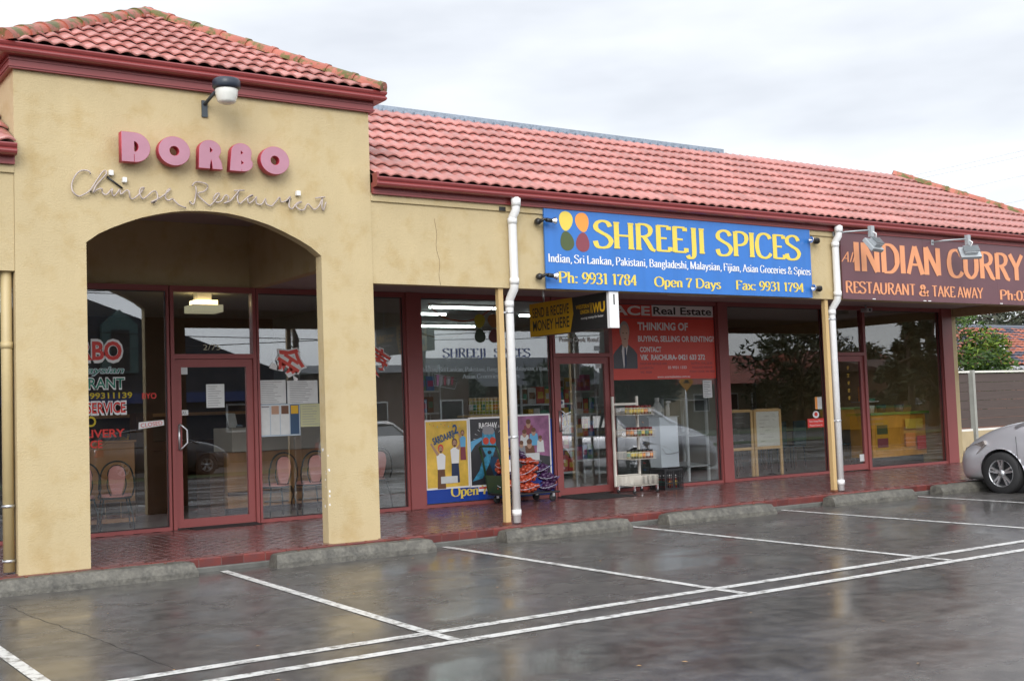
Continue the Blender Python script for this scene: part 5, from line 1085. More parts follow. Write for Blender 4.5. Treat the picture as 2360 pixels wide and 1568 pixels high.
mn = empty('counter_menu', (6.2, 4.75, 1.236), 'white folded menu standing on the end of the beige counter', 'menu'); MB().prism([(0, 0), (.13, 0), (.09, .20), (-.05, .21)], lambda u, v: (6.28+u, 4.75, 1.24+v), lambda u, v: (6.28+u, 4.757, 1.24+v)).build('card', P_PAPER, mn)
eq = empty('card_machine', (6.42, 4.8, 1.236), 'small grey payment machine on the counter next to the menu', 'machine'); MB().box(6.38, 6.47, 4.72, 4.84, 1.237, 1.27).build('body', P_GRY, eq, bevel=.006); MB().box(6.395, 6.455, 4.73, 4.77, 1.271, 1.275).build('screen', P_LBLUE, eq)
cb = empty('wooden_cabinet', (4.4, 4.5, 0), 'honey coloured wooden cabinet behind the left restaurant window', 'cabinet')
MB().box(3.55, 4.78, 4.26, 4.8, .06, 1.10).build('carcass', M_WOOD, cb, bevel=.004); MB().box(3.53, 4.80, 4.24, 4.82, 1.102, 1.13).build('top', M_WOOD, cb)
for i in range(6): MB().box(3.6+i*.2, 3.775+i*.2, 4.235, 4.258, .12, .33).build('slat', M_WOODD, cb)
for i, (x, r_) in enumerate(((4.19, .10), (4.5, .115))):
    t = empty('serving_bowl', (x, 4.45, 1.132), ('smaller grey serving bowl on the wooden cabinet', 'larger grey serving bowl on the wooden cabinet')[i], 'bowl'); MB().lathe([(0, 0), (r_*.6, .004), (r_, .06), (r_*1.02, .10), (r_*.9, .10), (r_*.5, .02)], (x, 4.45, 1.132), n=18).build('bowl', mat('grey_bowl', (.25, .29, .31), .3), t)
bk = empty('back_bar', (5.6, 7.6, 0), 'dark panelled back bar deep inside the restaurant', 'shelving')
MB().box(4.9, 7.6, 7.3, 7.9, .005, 1.05).build('base_cupboard', M_WOODD, bk); MB().box(4.9, 7.6, 7.35, 7.9, 1.45, 1.5).build('shelf', M_WOOD, bk); MB().box(5.3, 5.55, 5.9, 6.2, .005, 1.5).build('pillar', M_WOODD, bk); MB().box(5.0, 5.9, 6.0, 6.6, .005, .92).build('side_cupboard', M_WOODD, bk)
lc = empty('lucky_cat', (5.2, 6.2, .92), 'small gold figurine on the dark side cupboard in the restaurant', 'figurine'); MB().lathe([(0, 0), (.06, .01), (.075, .08), (.05, .15), (.058, .19), (.03, .235), (0, .24)], (5.2, 6.2, .922), n=12).build('body', mat('gold', (.6, .38, .08), .3, metal=.7), lc); MB().tube([(5.25, 6.19, 1.05), (5.27, 6.17, 1.20)], [.018, .02], 6).build('paw', mat('gold'), lc)
M_LAMPY = mat('warm_lamp_glass', (.9, .8, .5), .5, emit=(1.0, .72, .32), estr=5.0); M_TUBE = mat('fluorescent_tube', (.9, .95, .95), .4, emit=(.88, 1.0, .97), estr=10)
wl_ = empty('ceiling_lamp', (5.75, 4.1, 2.85), 'square lit yellow ceiling lamp inside the restaurant', 'lamp'); MB().box(5.50, 5.93, 3.95, 4.3, 2.82, 2.92).build('frosted_shade', mat('frosted_glass', (.62, .62, .5), .5, emit=(.8, .75, .5), estr=.35), wl_, bevel=.01); MB().box(5.56, 5.87, 4.0, 4.25, 2.925, 2.985).build('lit_part', M_LAMPY, wl_); MB().box(5.6, 5.8, 4.05, 4.2, 2.986, 3.099).build('ceiling_plate', P_WHT, wl_)
def chair(x, y, rz, label):
    t = empty('loop_back_chair', (0, 0, 0), label, 'chair', 'loop backed metal chairs with pink pads')
    o = MB(); n = 18; loop = [(-.19, .20, .44), (-.215, .225, .55), (-.205, .235, .68)]+[(.195*math.cos(a), .24, .68+.20*math.sin(a)) for a in [math.pi-math.pi*i/n for i in range(n+1)]]+[(.205, .235, .68), (.215, .225, .55), (.19, .20, .44)]
    o.tube(loop, .011, 7); inner = [(-.07, .20, .45)]+[(-.07-.045*math.sin(math.pi*i/8*.9), .21+.02*i/8, .45+.26*i/8) for i in range(1, 8)]+[(.108*math.cos(a), .235, .71+.12*math.sin(a)) for a in [math.pi-math.pi*i/12 for i in range(13)]]+[(.07+.045*math.sin(math.pi*i/8*.9), .21+.02*i/8, .45+.26*i/8) for i in range(7, 0, -1)]+[(.07, .20, .45)]
    o.tube(inner, .008, 6).build('back_loop', M_CHB, t)
    pl = [(.06*1.0, .46), (.10, .60), (.112, .70), (.09, .785), (.045, .82), (0, .825), (-.045, .82), (-.09, .785), (-.112, .70), (-.10, .60), (-.06, .46)]
    MB().prism(pl, lambda u, v: (u*.93, .205+(v-.45)*.09, v), lambda u, v: (u*.93, .235+(v-.45)*.09, v)).build('back_pad', M_PAD, t, bevel=.008)
    MB().lathe([(0, .415), (.185, .415), (.20, .43), (.19, .462), (0, .47)], (0, 0, 0), n=20).build('seat', M_PAD, t); MB().lathe([(.20, .40), (.21, .405), (.205, .425), (.195, .415)], (0, 0, 0), n=20).build('seat_ring', M_CHB, t)
    for sx, sy in ((-1, 1), (1, 1), (-1, -1), (1, -1)): MB().tube([(sx*.15, sy*.15, .42), (sx*.19, sy*.20, .20), (sx*.205, sy*.22, .006)], .011, 6).build('leg', M_CHB, t)
    MB().lathe([(.165, .21), (.173, .215), (.165, .22)], (0, 0, 0), n=16).build('stretcher_ring', M_CHB, t)
    t.location = (x, y, 0); t.rotation_euler = (0, 0, rz); return t
c0 = chair(6.56, 3.78, R(180+3), 'pink padded chair just right of the restaurant door')
for (x, y, rz, lb) in ((7.06, 3.78, 177, 'pink padded chair half hidden behind the arch column'), (8.02, 3.78, 185, 'pink padded chair between the arch column and the red pier'), (4.40, 3.85, 170, 'pink padded chair in front of the wooden cabinet'), (3.94, 3.85, 183, 'pink padded chair at the far left of the restaurant window')): copy_tree(c0, (x, y, 0), R(rz), lb)

# grocery
for i, (x0, x1, y) in enumerate(((9.68, 11.02, 4.85), (9.35, 10.74, 6.0), (12.2, 13.5, 5.95), (11.3, 12.86, 8.4))):
    t = empty('tube_light', ((x0+x1)/2, y, 3.0), 'lit fluorescent tube on the grocery ceiling, %s' % ('nearest the window', 'behind the red pier', 'seen past the hanging lightbox', 'farthest back in the shop')[i], 'tube light', 'lit ceiling tubes of the grocery')
    MB().box(x0, x1, y-.05, y+.05, 3.065, 3.099).build('fitting', P_WHT, t); MB().tube([(x0+.03, y, 3.043), (x1-.03, y, 3.043)], .019, 8).build('tube', M_TUBE, t)
def garland(P, m, label, z):
    t = empty('tinsel_garland', tuple(P[len(P)//2]), label, 'garland'); mb = MB(); random.seed(4)
    pp = catmull(P, 14)
    for p_ in pp:
        for k in range(5):
            d_ = Vector((random.uniform(-1, 1), random.uniform(-1, 1), random.uniform(-1, 1))).normalized()*random.uniform(.015, .034); q = Vector(p_); s_ = d_.cross(Vector((.3, .5, .8))).normalized()*.004
            mb.quad(q-s_, q+s_, q+d_)
    mb.build('tinsel', m, t, kind='stuff'); MB().tube(pp, .008, 5).build('cord', m, t)
garland([(8.85, 3.4, 2.94), (8.92, 3.4, 2.86), (9.06, 3.4, 2.76), (9.25, 3.4, 2.71), (9.41, 3.4, 2.695), (9.55, 3.4, 2.705), (9.67, 3.4, 2.74), (9.85, 3.4, 2.83), (10.0, 3.4, 2.92)], mat('orange_tinsel', (.75, .17, .07), .25, metal=.3), 'orange tinsel garland hanging inside the grocery window', 2.7)
garland([(8.6, 3.45, 2.55), (8.75, 3.45, 2.505), (9.0, 3.45, 2.455), (9.25, 3.45, 2.46), (9.45, 3.45, 2.52), (9.53, 3.45, 2.575)], mat('pale_tinsel', (.6, .55, .42), .25, metal=.3), 'pale gold tinsel garland below the orange one', 2.5)
wb = empty('hanging_wire_basket', (9.92, 3.62, 1.31), 'white wire grid basket full of jars above the film posters', 'basket')
mb = MB()
for i in range(13): mb.tube([(9.59+i*.0575, 3.55, 1.30), (9.59+i*.0575, 3.55, 1.545)], .0035, 4); mb.tube([(9.59+i*.0575, 3.55, 1.30), (9.59+i*.0575, 3.75, 1.30)], .0025, 4)
for i in range(6): mb.tube([(9.59, 3.55, 1.30+i*.049), (10.28, 3.55, 1.30+i*.049)], .0035, 4)
mb.build('grid', mat('white_rack_steel'), wb)
MB().box(9.55, 10.32, 3.5, 3.85, 1.262, 1.29).build('ledge', M_PALEW, wb)
for i in range(9): jar(9.66+i*.074, 3.63, 1.303, JG[3] if i < 2 else mat('olive_can', (.42, .48, .10), .3), M_PALEW, '%s jar from the left in the wire grid basket above the posters' % ORD[i], 'jars in the wire grid basket', h=.25, r=.032)
def shelves(x0, x1, y0, y1, zs, label, mw, goods, seed, tall=1.9):
    t = empty('grocery_shelves', ((x0+x1)/2, (y0+y1)/2, 0), label, 'shelves'); rnd = random.Random(seed)
    for x in (x0, x1-.03):
        for y in (y0, y1-.03): MB().box(x, x+.03, y, y+.03, .005, tall).build('upright', mw, t)
    for z in zs: MB().box(x0+.001, x1-.001, y0+.001, y1-.001, z-.03, z).build('shelf', mw, t)
    return t
M_SHW = mat('white_shelf', (.50, .54, .56), .45); goodsM = [mat('pack_red', (.42, .04, .03), .4), mat('pack_green', (.05, .22, .14), .4), mat('pack_yellow', (.5, .33, .05), .4), mat('pack_blue', (.05, .16, .38), .4), mat('pack_white', (.5, .5, .48), .4), mat('pack_magenta', (.4, .05, .18), .4), mat('pack_brown', (.16, .08, .04), .5)]
gi = 0
def pack(x, y, z, w, d_, h, m, label, group):
    t = empty('grocery_pack', (x, y, z), label, 'packet', group); MB().box(x-w/2, x+w/2, y-d_/2, y+d_/2, z+.001, z+h).build('carton', m, t, bevel=.004); MB().box(x-w*.35, x+w*.35, y-d_/2-.003, y-d_/2-.0005, z+h*.3, z+h*.7).build('front_label', goodsM[(goodsM.index(m)+2) % 7], t)
for (x0, x1, y0, y1, zs, lb, seed, tall, wh) in ((11.05, 12.15, 4.3, 4.75, (.30, .68, 1.06, 1.44), 'white grocery shelves straight behind the glass door', 5, 1.75, 'behind the glass door'), (12.2, 13.1, 4.9, 5.35, (.45, .85, 1.25, 1.65), 'grocery shelves with coloured packets behind the jar rack', 8, 2.1, 'behind the jar rack'), (9.0, 10.8, 6.4, 6.8, (.60, .98, 1.36, 1.74), 'deep grocery shelves behind the film poster window', 12, 2.2, 'deep behind the film posters')):
    shelves(x0, x1, y0, y1, zs, lb, M_SHW, None, seed, tall); rnd = random.Random(seed)
    for zi, z in enumerate(zs):
        x = x0+.08; q_ = 0
        while x < x1-.12:
            w = rnd.choice((.10, .12, .16)); h = rnd.uniform(.20, .31); gm_ = goodsM[0 if z < .5 and seed == 5 else rnd.randrange(7)]; q_ += 1
            pack(x+w/2, y0+.15, z, w, .16, h, gm_, '%s packet, %s from the left on the %s shelf %s' % (gm_.name[5:], ORD[min(q_-1, 13)], ('lowest', 'second', 'third', 'top')[zi], wh), 'packets on the shelves %s' % wh); x += w+.012
wc = empty('white_panel_box', (13.45, 3.6, 0), 'tall plain white panel box standing behind the window by the crate', 'box'); MB().box(13.30, 13.70, 3.5, 3.78, .30, 1.14).build('panel', mat('cool_white_panel', (.74, .82, .90), .5), wc, bevel=.004); MB().box(13.28, 13.72, 3.48, 3.80, 1.141, 1.155).build('top', M_SHW, wc); MB().box(13.33, 13.66, 3.55, 3.75, .005, .299).build('stand', M_BLK, wc)
MB().tube([(13.31, 3.475, .62), (13.38, 3.472, .53), (13.5, 3.472, .525), (13.70, 3.475, .55)], .004, 4).build('string', P_GRY, wc)
sb = empty('spray_bottle', (13.50, 3.6, 1.156), 'white trigger spray bottle on top of the white panel box', 'bottle'); MB().lathe([(0, 0), (.035, .002), (.035, .15), (.014, .20), (.014, .22), (0, .22)], (13.56, 3.58, 1.156), n=12).build('bottle', P_PAPER, sb); MB().box(13.535, 13.62, 3.565, 3.595, 1.377, 1.41).box(13.58, 13.595, 3.57, 3.59, 1.32, 1.376).build('trigger', P_WHT, sb)
jg = empty('large_jug', (13.38, 3.62, 1.156), 'large white jug beside the spray bottle', 'jug'); MB().lathe([(0, 0), (.08, .004), (.085, .16), (.05, .22), (.035, .25), (0, .25)], (13.40, 3.66, 1.156), n=16).build('body', P_PAPER, jg); MB().lathe([(.036, .0), (.04, .0), (.04, .06), (0, .06)], (13.40, 3.66, 1.407), n=12).build('lid', P_WHT, jg)
fs = empty('slanted_display_stand', (14.1, 3.75, 0), 'pale display stand with slanted shelves at the right of the grocery window', 'stand')
for x in (13.86, 14.32):
    for y in (3.45, 4.05): MB().box(x-.02, x+.02, y-.02, y+.02, .005, 1.46).build('upright', M_SHW, fs)
for z in (.28, .80, 1.40): MB().prism([(3.43, z), (4.07, z+.05), (4.07, z+.065), (3.43, z+.018)], lambda u, v: (13.84, u, v), lambda u, v: (14.34, u, v)).build('shelf', M_SHW, fs)
fl = empty('string_of_lights', (12.72, 3.28, .6), 'string of coloured fairy lights hanging down the glass behind the rack', 'fairy lights')
MB().tube([(12.70+.012*math.sin(i*1.3), 3.26, 1.10-.05*i) for i in range(20)], .003, 4).build('wire', mat('green_wire', (.03, .08, .04), .5), fl)
for i in range(9): MB().tube([(12.705, 3.26, 1.08-.11*i), (12.75, 3.25, 1.065-.11*i)], [.007, .003], 6).build('bulb', (P_ORG, P_GRN, P_RED, P_BLUE)[i % 4], fl)

# easels in the dark shop
def easel(x0, x1, y, board, label, dark):
    t = empty('easel_board', ((x0+x1)/2, y, 0), label, 'easel')
    for x in (x0, x1-.055): MB().box(x, x+.055, y, y+.03, .006, 1.20).build('leg', M_PALEW, t)
    for z in (.50, 1.165): MB().box(x0+.0555, x1-.0555, y, y+.03, z, z+.05).build('cross_bar', M_PALEW, t)
    b_ = MB().box(x0+.056, x1-.056, y+.005, y+.02, .551, 1.164).build('board', board, t)
    fr_ = frame_xz(0, y+.005, 0); random.seed(int(x0*7))
    for i in range(5 if dark else 8):
        z = 1.08-i*(.5/(5 if dark else 8)); w = random.uniform(.12, .38)*(x1-x0); xx = x0+.09+random.uniform(0, .5)*(x1-x0-w-.15)
        pts = [tuple(fr_(xx+w*k/14, z+.010*math.sin(k*2.1+i), .003)) for k in range(15)]; MB().tube(pts, .0022, 4).build('handwriting', P_FWHT if dark else P_GRY, t)
    return t
easel(14.80, 15.40, 3.42, mat('blackboard', (.018, .022, .03), .5, col2=(.10, .11, .13), mixlo=.5, mixhi=.68, mscale=5, stretch=(1, 1, .5)), 'wooden easel with a smeared blackboard beside the red pier', True)
easel(15.43, 16.12, 3.42, mat('whiteboard', (.78, .84, .85), .4), 'wooden easel with a whiteboard of handwritten lines', False)
st = empty('wooden_stool', (15.9, 4.3, 0), 'brown wooden stool behind the whiteboard easel', 'stool')
for x in (15.7, 16.05):
    for y in (4.15, 4.5): MB().box(x, x+.04, y, y+.04, .005, .62).build('leg', M_WOODD, st)
MB().box(15.68, 16.11, 4.12, 4.56, .621, .66).build('seat', M_WOODD, st); MB().box(15.745, 16.045, 4.16, 4.18, .25, .29).build('rail', M_WOODD, st)
M_TEAL = mat('teal_plastic', (.02, .07, .09), .5)
def tchair(x, y, rz, label):
    t = empty('teal_chair', (0, 0, 0), label, 'chair'); MB().box(-.2, .2, -.2, .2, .44, .47).build('seat', M_TEAL, t, bevel=.01); MB().box(-.19, .19, .19, .22, .48, .95).build('backrest', M_TEAL, t, bevel=.01)
    for sx in (-.18, .18):
        for sy in (-.18, .18): MB().tube([(sx*.9, sy*.9, .44), (sx, sy, .006)], .014, 6).build('leg', M_CHB, t)
    t.location = (x, y, 0); t.rotation_euler = (0, 0, rz)
tchair(17.0, 4.5, R(200), 'dark teal chair in the dim curry shop'); 
tb = empty('dining_table', (17.8, 5.4, 0), 'dark square dining table in the dim curry shop', 'table'); MB().box(17.3, 18.3, 5.0, 5.8, .72, .75).build('tabletop', M_WOODD, tb)
for x in (17.35, 18.2):
    for y in (5.05, 5.7): MB().box(x, x+.05, y, y+.05, .005, .719).build('leg', M_WOODD, tb)
pk = empty('pink_plate', (16.3, 3.9, .8), 'small magenta tray resting on a low stand by the whiteboard', 'tray'); MB().lathe([(0, 0), (.09, .004), (.12, .025), (.10, .02), (0, .012)], (16.32, 3.9, .80), n=16).build('tray', goodsM[5], pk); MB().lathe([(.10, 0), (.012, .03), (.012, .79), (.05, .80), (0, .80)], (16.32, 3.9, .005), n=10).build('stand', M_BLK, pk)
M_AMB = mat('amber_display', (.66, .33, .035), .5, var=.18, vscale=4)
dc = empty('amber_display_counter', (19.8, 4.0, 0), 'amber display counter with green edged top inside the last window', 'counter')
MB().box(18.95, 19.78, 3.72, 4.25, .17, .99).box(19.80, 20.66, 3.76, 4.25, .17, .99).build('front', M_AMB, dc); MB().box(18.90, 20.70, 3.68, 4.30, .995, 1.045).build('top', mat('green_edge', (.16, .34, .05), .5), dc); MB().box(19.0, 20.6, 3.8, 4.2, .005, .168).build('plinth', M_BLK, dc)
for k_, (u0_, u1_, v0_, v1_, mm_) in enumerate(((19.05, 19.45, .30, .90, P_WUY), (19.09, 19.41, .62, .80, P_OLV), (19.09, 19.41, .36, .54, P_MAR), (19.95, 20.25, .35, .62, P_ORG), (20.30, 20.58, .28, .55, P_RED), (19.95, 20.5, .70, .90, P_YEL))): MB().box(u0_, u1_, 3.712-.003*k_, 3.718-.003*k_, v0_, v1_).build('printed_panel', mm_, dc)
for k_, (x_, m_, l_) in enumerate(((19.2, P_PAPER, 'white tub on the amber counter, nearest the side door'), (19.55, M_TEAL, 'teal tub in the middle of the amber counter'), (20.1, P_GRY, 'grey tub on the right half of the amber counter'))):
    t = empty('food_tub', (x_, 3.95, 1.046), l_, 'tub'); MB().lathe([(0, 0), (.08, .001), (.10, .15), (.085, .15), (.07, .02)], (x_, 3.95, 1.046), n=14).build('tub', m_, t)
for (x_, y_, r_, l_) in ((18.6, 4.3, 20, 'dark teal chair beside the amber counter'), (16.6, 5.2, 150, 'dark teal chair behind the whiteboard easel'), (17.8, 4.75, 185, 'dark teal chair at the dining table')): tchair(x_, y_, R(r_), l_)
dr = empty('drinks_shelf', (18.4, 3.5, 1.2), 'small shelf with green and pale blue packs inside the last window', 'shelf'); MB().box(18.25, 18.75, 3.35, 3.6, 1.26, 1.28).build('shelf', M_SHW, dr); MB().box(18.3, 18.7, 3.40, 3.5, 1.281, 1.33).build('tray_front', goodsM[1], dr); MB().box(18.27, 18.35, 3.36, 3.45, 1.281, 1.56).build('carton', P_ORG, dr)

# ================================================================== CARS
def car_proto(body_m, label, name='parked_car'):
    t = empty(name, (0, 0, 0), label, 'car')
    #        x     zbot  zsill  zmid  zsh   ztop   half-width: sill mid shoulder top
    ST = [(-2.10, .34, .40, .62, .86, .92, .60, .66, .60, .52), (-2.00, .24, .34, .62, .92, .97, .74, .80, .76, .66), (-1.60, .20, .28, .60, .92, .98, .80, .865, .83, .70), (-1.0, .19, .25, .58, .90, .97, .82, .88, .85, .72),
          (-.3, .19, .25, .57, .88, .95, .82, .88, .85, .74), (.4, .19, .25, .56, .90, .98, .82, .88, .85, .74), (.95, .19, .25, .56, .97, 1.08, .82, .88, .85, .73), (1.25, .19, .26, .57, .95, 1.04, .82, .88, .84, .68), (1.6, .19, .27, .57, .87, .96, .81, .87, .81, .60),
          (1.9, .18, .27, .55, .75, .83, .78, .83, .74, .52), (2.08, .18, .27, .50, .62, .68, .68, .72, .64, .44), (2.17, .20, .30, .44, .54, .58, .50, .54, .48, .34)]
    v, f = [], []; m = 10
    for s_ in ST:
        x, z0, z1, z2, z3, z4, w1, w2, w3, w4 = s_
        for (y, z) in ((0, z0), (-w1*.9, z0), (-w1, z1), (-w2, z2), (-w3, z3), (-w4, z4), (-w4*.45, z4+.02), (0, z4+.025)): v.append((x, y, z))
    k = 8
    n = len(ST)
    for i in range(n-1):
        for j in range(k-1): f.append((i*k+j, i*k+j+1, (i+1)*k+j+1, (i+1)*k+j))
    f.append(tuple(range(k))[::-1]); f.append(tuple((n-1)*k+j for j in range(k)))
    me = bpy.data.meshes.new('body'); me.from_pydata(v, [], f); o = bpy.data.objects.new('b', me); COL.objects.link(o)
    md = o.modifiers.new('m', 'MIRROR'); md.use_axis = (False, True, False); md.use_clip = True; md.merge_threshold = .002
    md = o.modifiers.new('s', 'SUBSURF'); md.levels = 3; md.render_levels = 3
    cut = MB()
    for x in (1.30, -1.30):
        for s_ in (-1, 1): cut.lathe([(0, -.22), (.365, -.22), (.365, .28), (0, .28)], (x, s_*.78, .31), 'y', 32)
    co = cut.build('cut', None, None)
    bo = o.modifiers.new('b', 'BOOLEAN'); bo.object = co; bo.operation = 'DIFFERENCE'; bo.solver = 'FAST'
    bpy.context.view_layer.update(); dg = bpy.context.evaluated_depsgraph_get(); nm = bpy.data.meshes.new_from_object(o.evaluated_get(dg)); bpy.data.objects.remove(o); bpy.data.objects.remove(co)
    nm.polygons.foreach_set('use_smooth', [True]*len(nm.polygons)); nm.materials.clear(); nm.materials.append(body_m); nm.name = 'body'; link('body', nm, t)
    MB().box(-1.72, 1.72, -.70, .70, .16, .62).build('underbody', M_BLK, t)
    for x in (1.30, -1.30):
        for s_ in (-1, 1):
            MB().lathe([(.36, -.14), (.36, .02), (.0, .02)], (x, s_*.70, .31), 'y', 24).build('wheel_well', M_BLK, t)
    # greenhouse
    GP = [(-1.98, .95, .60), (-1.45, 1.36, .57), (-.9, 1.47, .56), (-.1, 1.475, .56), (.25, 1.40, .55), (1.12, .93, .66)]
    gl = MB(); vv = []
    for (x, z, w) in GP: vv.append((x, z, w))
    base = [(-2.0, .90), (1.2, .90)]
    side_ = [(1.00, .96), (.16, 1.385), (-.1, 1.46), (-.9, 1.455), (-1.45, 1.345), (-1.95, .95)]
    for s_ in (-1, 1): gl.prism([(x, z) for x, z in side_], lambda x, z: (x, s_*(.80-(z-.92)*.42), z), lambda x, z: (x, s_*(.70-(z-.92)*.42), z))
    gl.build('side_glass', mat('car_glass', (.012, .016, .022), .05, spec=.8, coat=1), t)
    ws = MB(); ws.quad((1.02, -.76, .93), (1.02, .76, .93), (.20, .60, 1.40), (.20, -.60, 1.40)); ws.quad((-2.0, -.72, .96), (-2.0, .72, .96), (-1.46, .58, 1.37), (-1.46, -.58, 1.37)); ws.build('windscreen', mat('car_glass'), t)
    rf = MB(); rp = [(.26, 1.40), (-.1, 1.468), (-.5, 1.485), (-.9, 1.475), (-1.48, 1.375)]
    for i in range(len(rp)-1):
        (a, za), (b_, zb) = rp[i], rp[i+1]; wa, wb = .62, .62
        for (y0, y1, d0, d1) in ((-.62, -.3, -.02, .02), (-.3, .3, .02, .02), (.3, .62, .02, -.02)): rf.quad((a, y0, za+d0), (b_, y0, zb+d0), (b_, y1, zb+d1), (a, y1, za+d1))
    rf.build('roof', body_m, t)
    for s_ in (-1, 1):
        MB().tube([(1.06, s_*.79, .98), (.66, s_*.71, 1.17), (.22, s_*.62, 1.405), (-.1, s_*.60, 1.465), (-.9, s_*.60, 1.465), (-1.46, s_*.60, 1.37), (-1.98, s_*.76, .95)], .03, 8).build('pillar', body_m, t)
        MB().tube([(.0, s_*.785, .92), (-.05, s_*.605, 1.45)], .03, 6).build('door_pillar', M_BLK, t)
        MB().lathe([(0, -.06), (.06, -.05), (.075, 0), (.06, .05), (0, .06)], (.55, s_*.95, 1.0), 'y', 12).build('door_mirror', body_m, t)
        MB().prism([(1.70, .60), (2.07, .50), (2.11, .59), (1.98, .69), (1.56, .80), (1.53, .74)], lambda x, z: (x, s_*(.872-(x-1.52)**2*.85), z), lambda x, z: (x-.03, s_*(.60-(x-1.52)**2*.85), z)).build('headlight', mat('headlight_lens', (.30, .27, .25), .1, var=.5, vscale=14, coat=1), t, bevel=.006)
        MB().prism([(-2.06, .70), (-1.85, .72), (-1.86, .92), (-2.02, .92)], lambda x, z: (x, s_*(.82), z), lambda x, z: (x-.03, s_*.55, z)).build('tail_light', mat('tail_red', (.3, .01, .01), .2, coat=1), t)
        MB().box(-.5, -.36, s_*.875-.012, s_*.875+.012, .74, .765).build('door_handle', body_m, t)
        MB().tube([(1.02, s_*.874, .86), (1.0, s_*.892, .60), (1.0, s_*.86, .30)], .004, 4).tube([(-.02, s_*.87, .87), (-.04, s_*.888, .58), (-.03, s_*.86, .28)], .004, 4).build('door_gap', M_BLK, t)
    MB().box(2.06, 2.14, -.42, .42, .28, .44).build('lower_grille', M_BLK, t)
    for x in (1.30, -1.30):
        for s_ in (-1, 1):
            w = MB().lathe([(.205, -.09), (.29, -.095), (.312, -.07), (.315, 0), (.312, .07), (.29, .095), (.205, .09)], (x, s_*.785, .315), 'y', 32).build('tyre', M_RUB, t)
            MB().lathe([(.21, -.085*s_), (.208, .07*s_), (.198, .085*s_), (.19, .06*s_), (.185, -.08*s_)], (x, s_*.79, .315), 'y', 32).build('rim', M_ALU, w)
            MB().lathe([(0, 0), (.19, 0)], (x, s_*.75, .315), 'y', 24).build('brake_disc', mat('brake_shadow', (.05, .05, .055), .5), w)  # plain dark grey disc behind the spokes
            sp = MB(); 
            for k2 in range(10):
                a = 2*math.pi*(k2//2)/5+(.16 if k2 % 2 else -.16)+.3; ca, sa = math.cos(a), math.sin(a)
                p0, p1 = Vector((x+.03*ca, s_*.855, .315+.03*sa)), Vector((x+.193*ca, s_*.868, .315+.193*sa)); tt = Vector((-sa, 0, ca))*.014
                sp.prism([(0, 0), (1, 0), (1, 1), (0, 1)], lambda u, v_, p0=p0, p1=p1, tt=tt: p0.lerp(p1, u)+tt*(2*v_-1), lambda u, v_, p0=p0, p1=p1, tt=tt: p0.lerp(p1, u)+tt*(2*v_-1)*1.2-Vector((0, s_*.03, 0)))
            sp.lathe([(0, .02), (.045, .02), (.055, 0), (.05, -.03)] if s_ > 0 else [(0, -.02), (.045, -.02), (.055, 0), (.05, .03)], (x, s_*.852, .315), 'y', 16); sp.build('spokes', M_ALU, w)
    return t
M_SILV = mat('silver_car_paint', (.60, .60, .64), .3, metal=.45, coat=.9)
car = car_proto(M_SILV, 'silver hatchback parked nose in at the far end of the footpath')
car.location = (16.83, -2.32, -.165); car.rotation_euler = (0, 0, R(90))
def repaint(c, m):
    for ch in c.children_recursive:
        if ch.type == 'MESH' and ch.data.materials and ch.data.materials[0] == M_SILV:
            ch.data = ch.data.copy(); ch.data.materials[0] = m
for (x, y, rz, m, lb) in ((16.2, -13.2, 90, mat('white_car_paint', (.62, .60, .58), .3, coat=.8), 'white car mirrored in the narrow pane beside the red pier'), (24.8, -13.4, 88, mat('dark_blue_car_paint', (.02, .03, .07), .3, coat=.9), 'dark blue car mirrored in the pane behind the jar rack'), (12.0, -19.6, 2, mat('charcoal_car_paint', (.04, .04, .045), .3, coat=.9), 'charcoal car mirrored in the restaurant door')):
    c = copy_tree(car, (x, y, -.30), R(rz), lb); repaint(c, m)

# ================================================================== BEYOND THE SHOPS (right)
FN = empty('boundary_fence', (34, 8, 0), 'brown panelled fence with white rails behind the silver car', 'fence')
M_FP = mat('brown_fence_panel', (.085, .062, .055), .75, var=.12, vscale=3, bump=.35, bscale=18, stretch=(.4, 1, 6)); M_FR = mat('white_fence_rail', (.78, .76, .70), .4); M_FPOST = mat('grey_fence_post', (.32, .32, .29), .5, var=.08)
x = 22.35; i = 0
while x < 46:
    for j in range(6):
        z0 = .46+j*.243; MB().box(x+.10, x+2.93, 8.02, 8.05, z0, z0+.235).build('panel_board', M_FP, FN)
    MB().box(x+.101, x+2.929, 7.97, 8.09, 1.93, 1.98).build('top_rail', M_FR, FN); MB().box(x+.101, x+2.929, 7.97, 8.09, .37, .425).build('bottom_rail', M_FR, FN)
    MB().box(x, x+.10, 7.95, 8.11, -.14, 2.0).build('fence_post', M_FPOST, FN); MB().box(x+.101, x+2.929, 7.96, 8.12, -.14, .369).build('plinth', mat('cream_plinth', (.45, .36, .22), .8, var=.1), FN); x += 3.03; i += 1
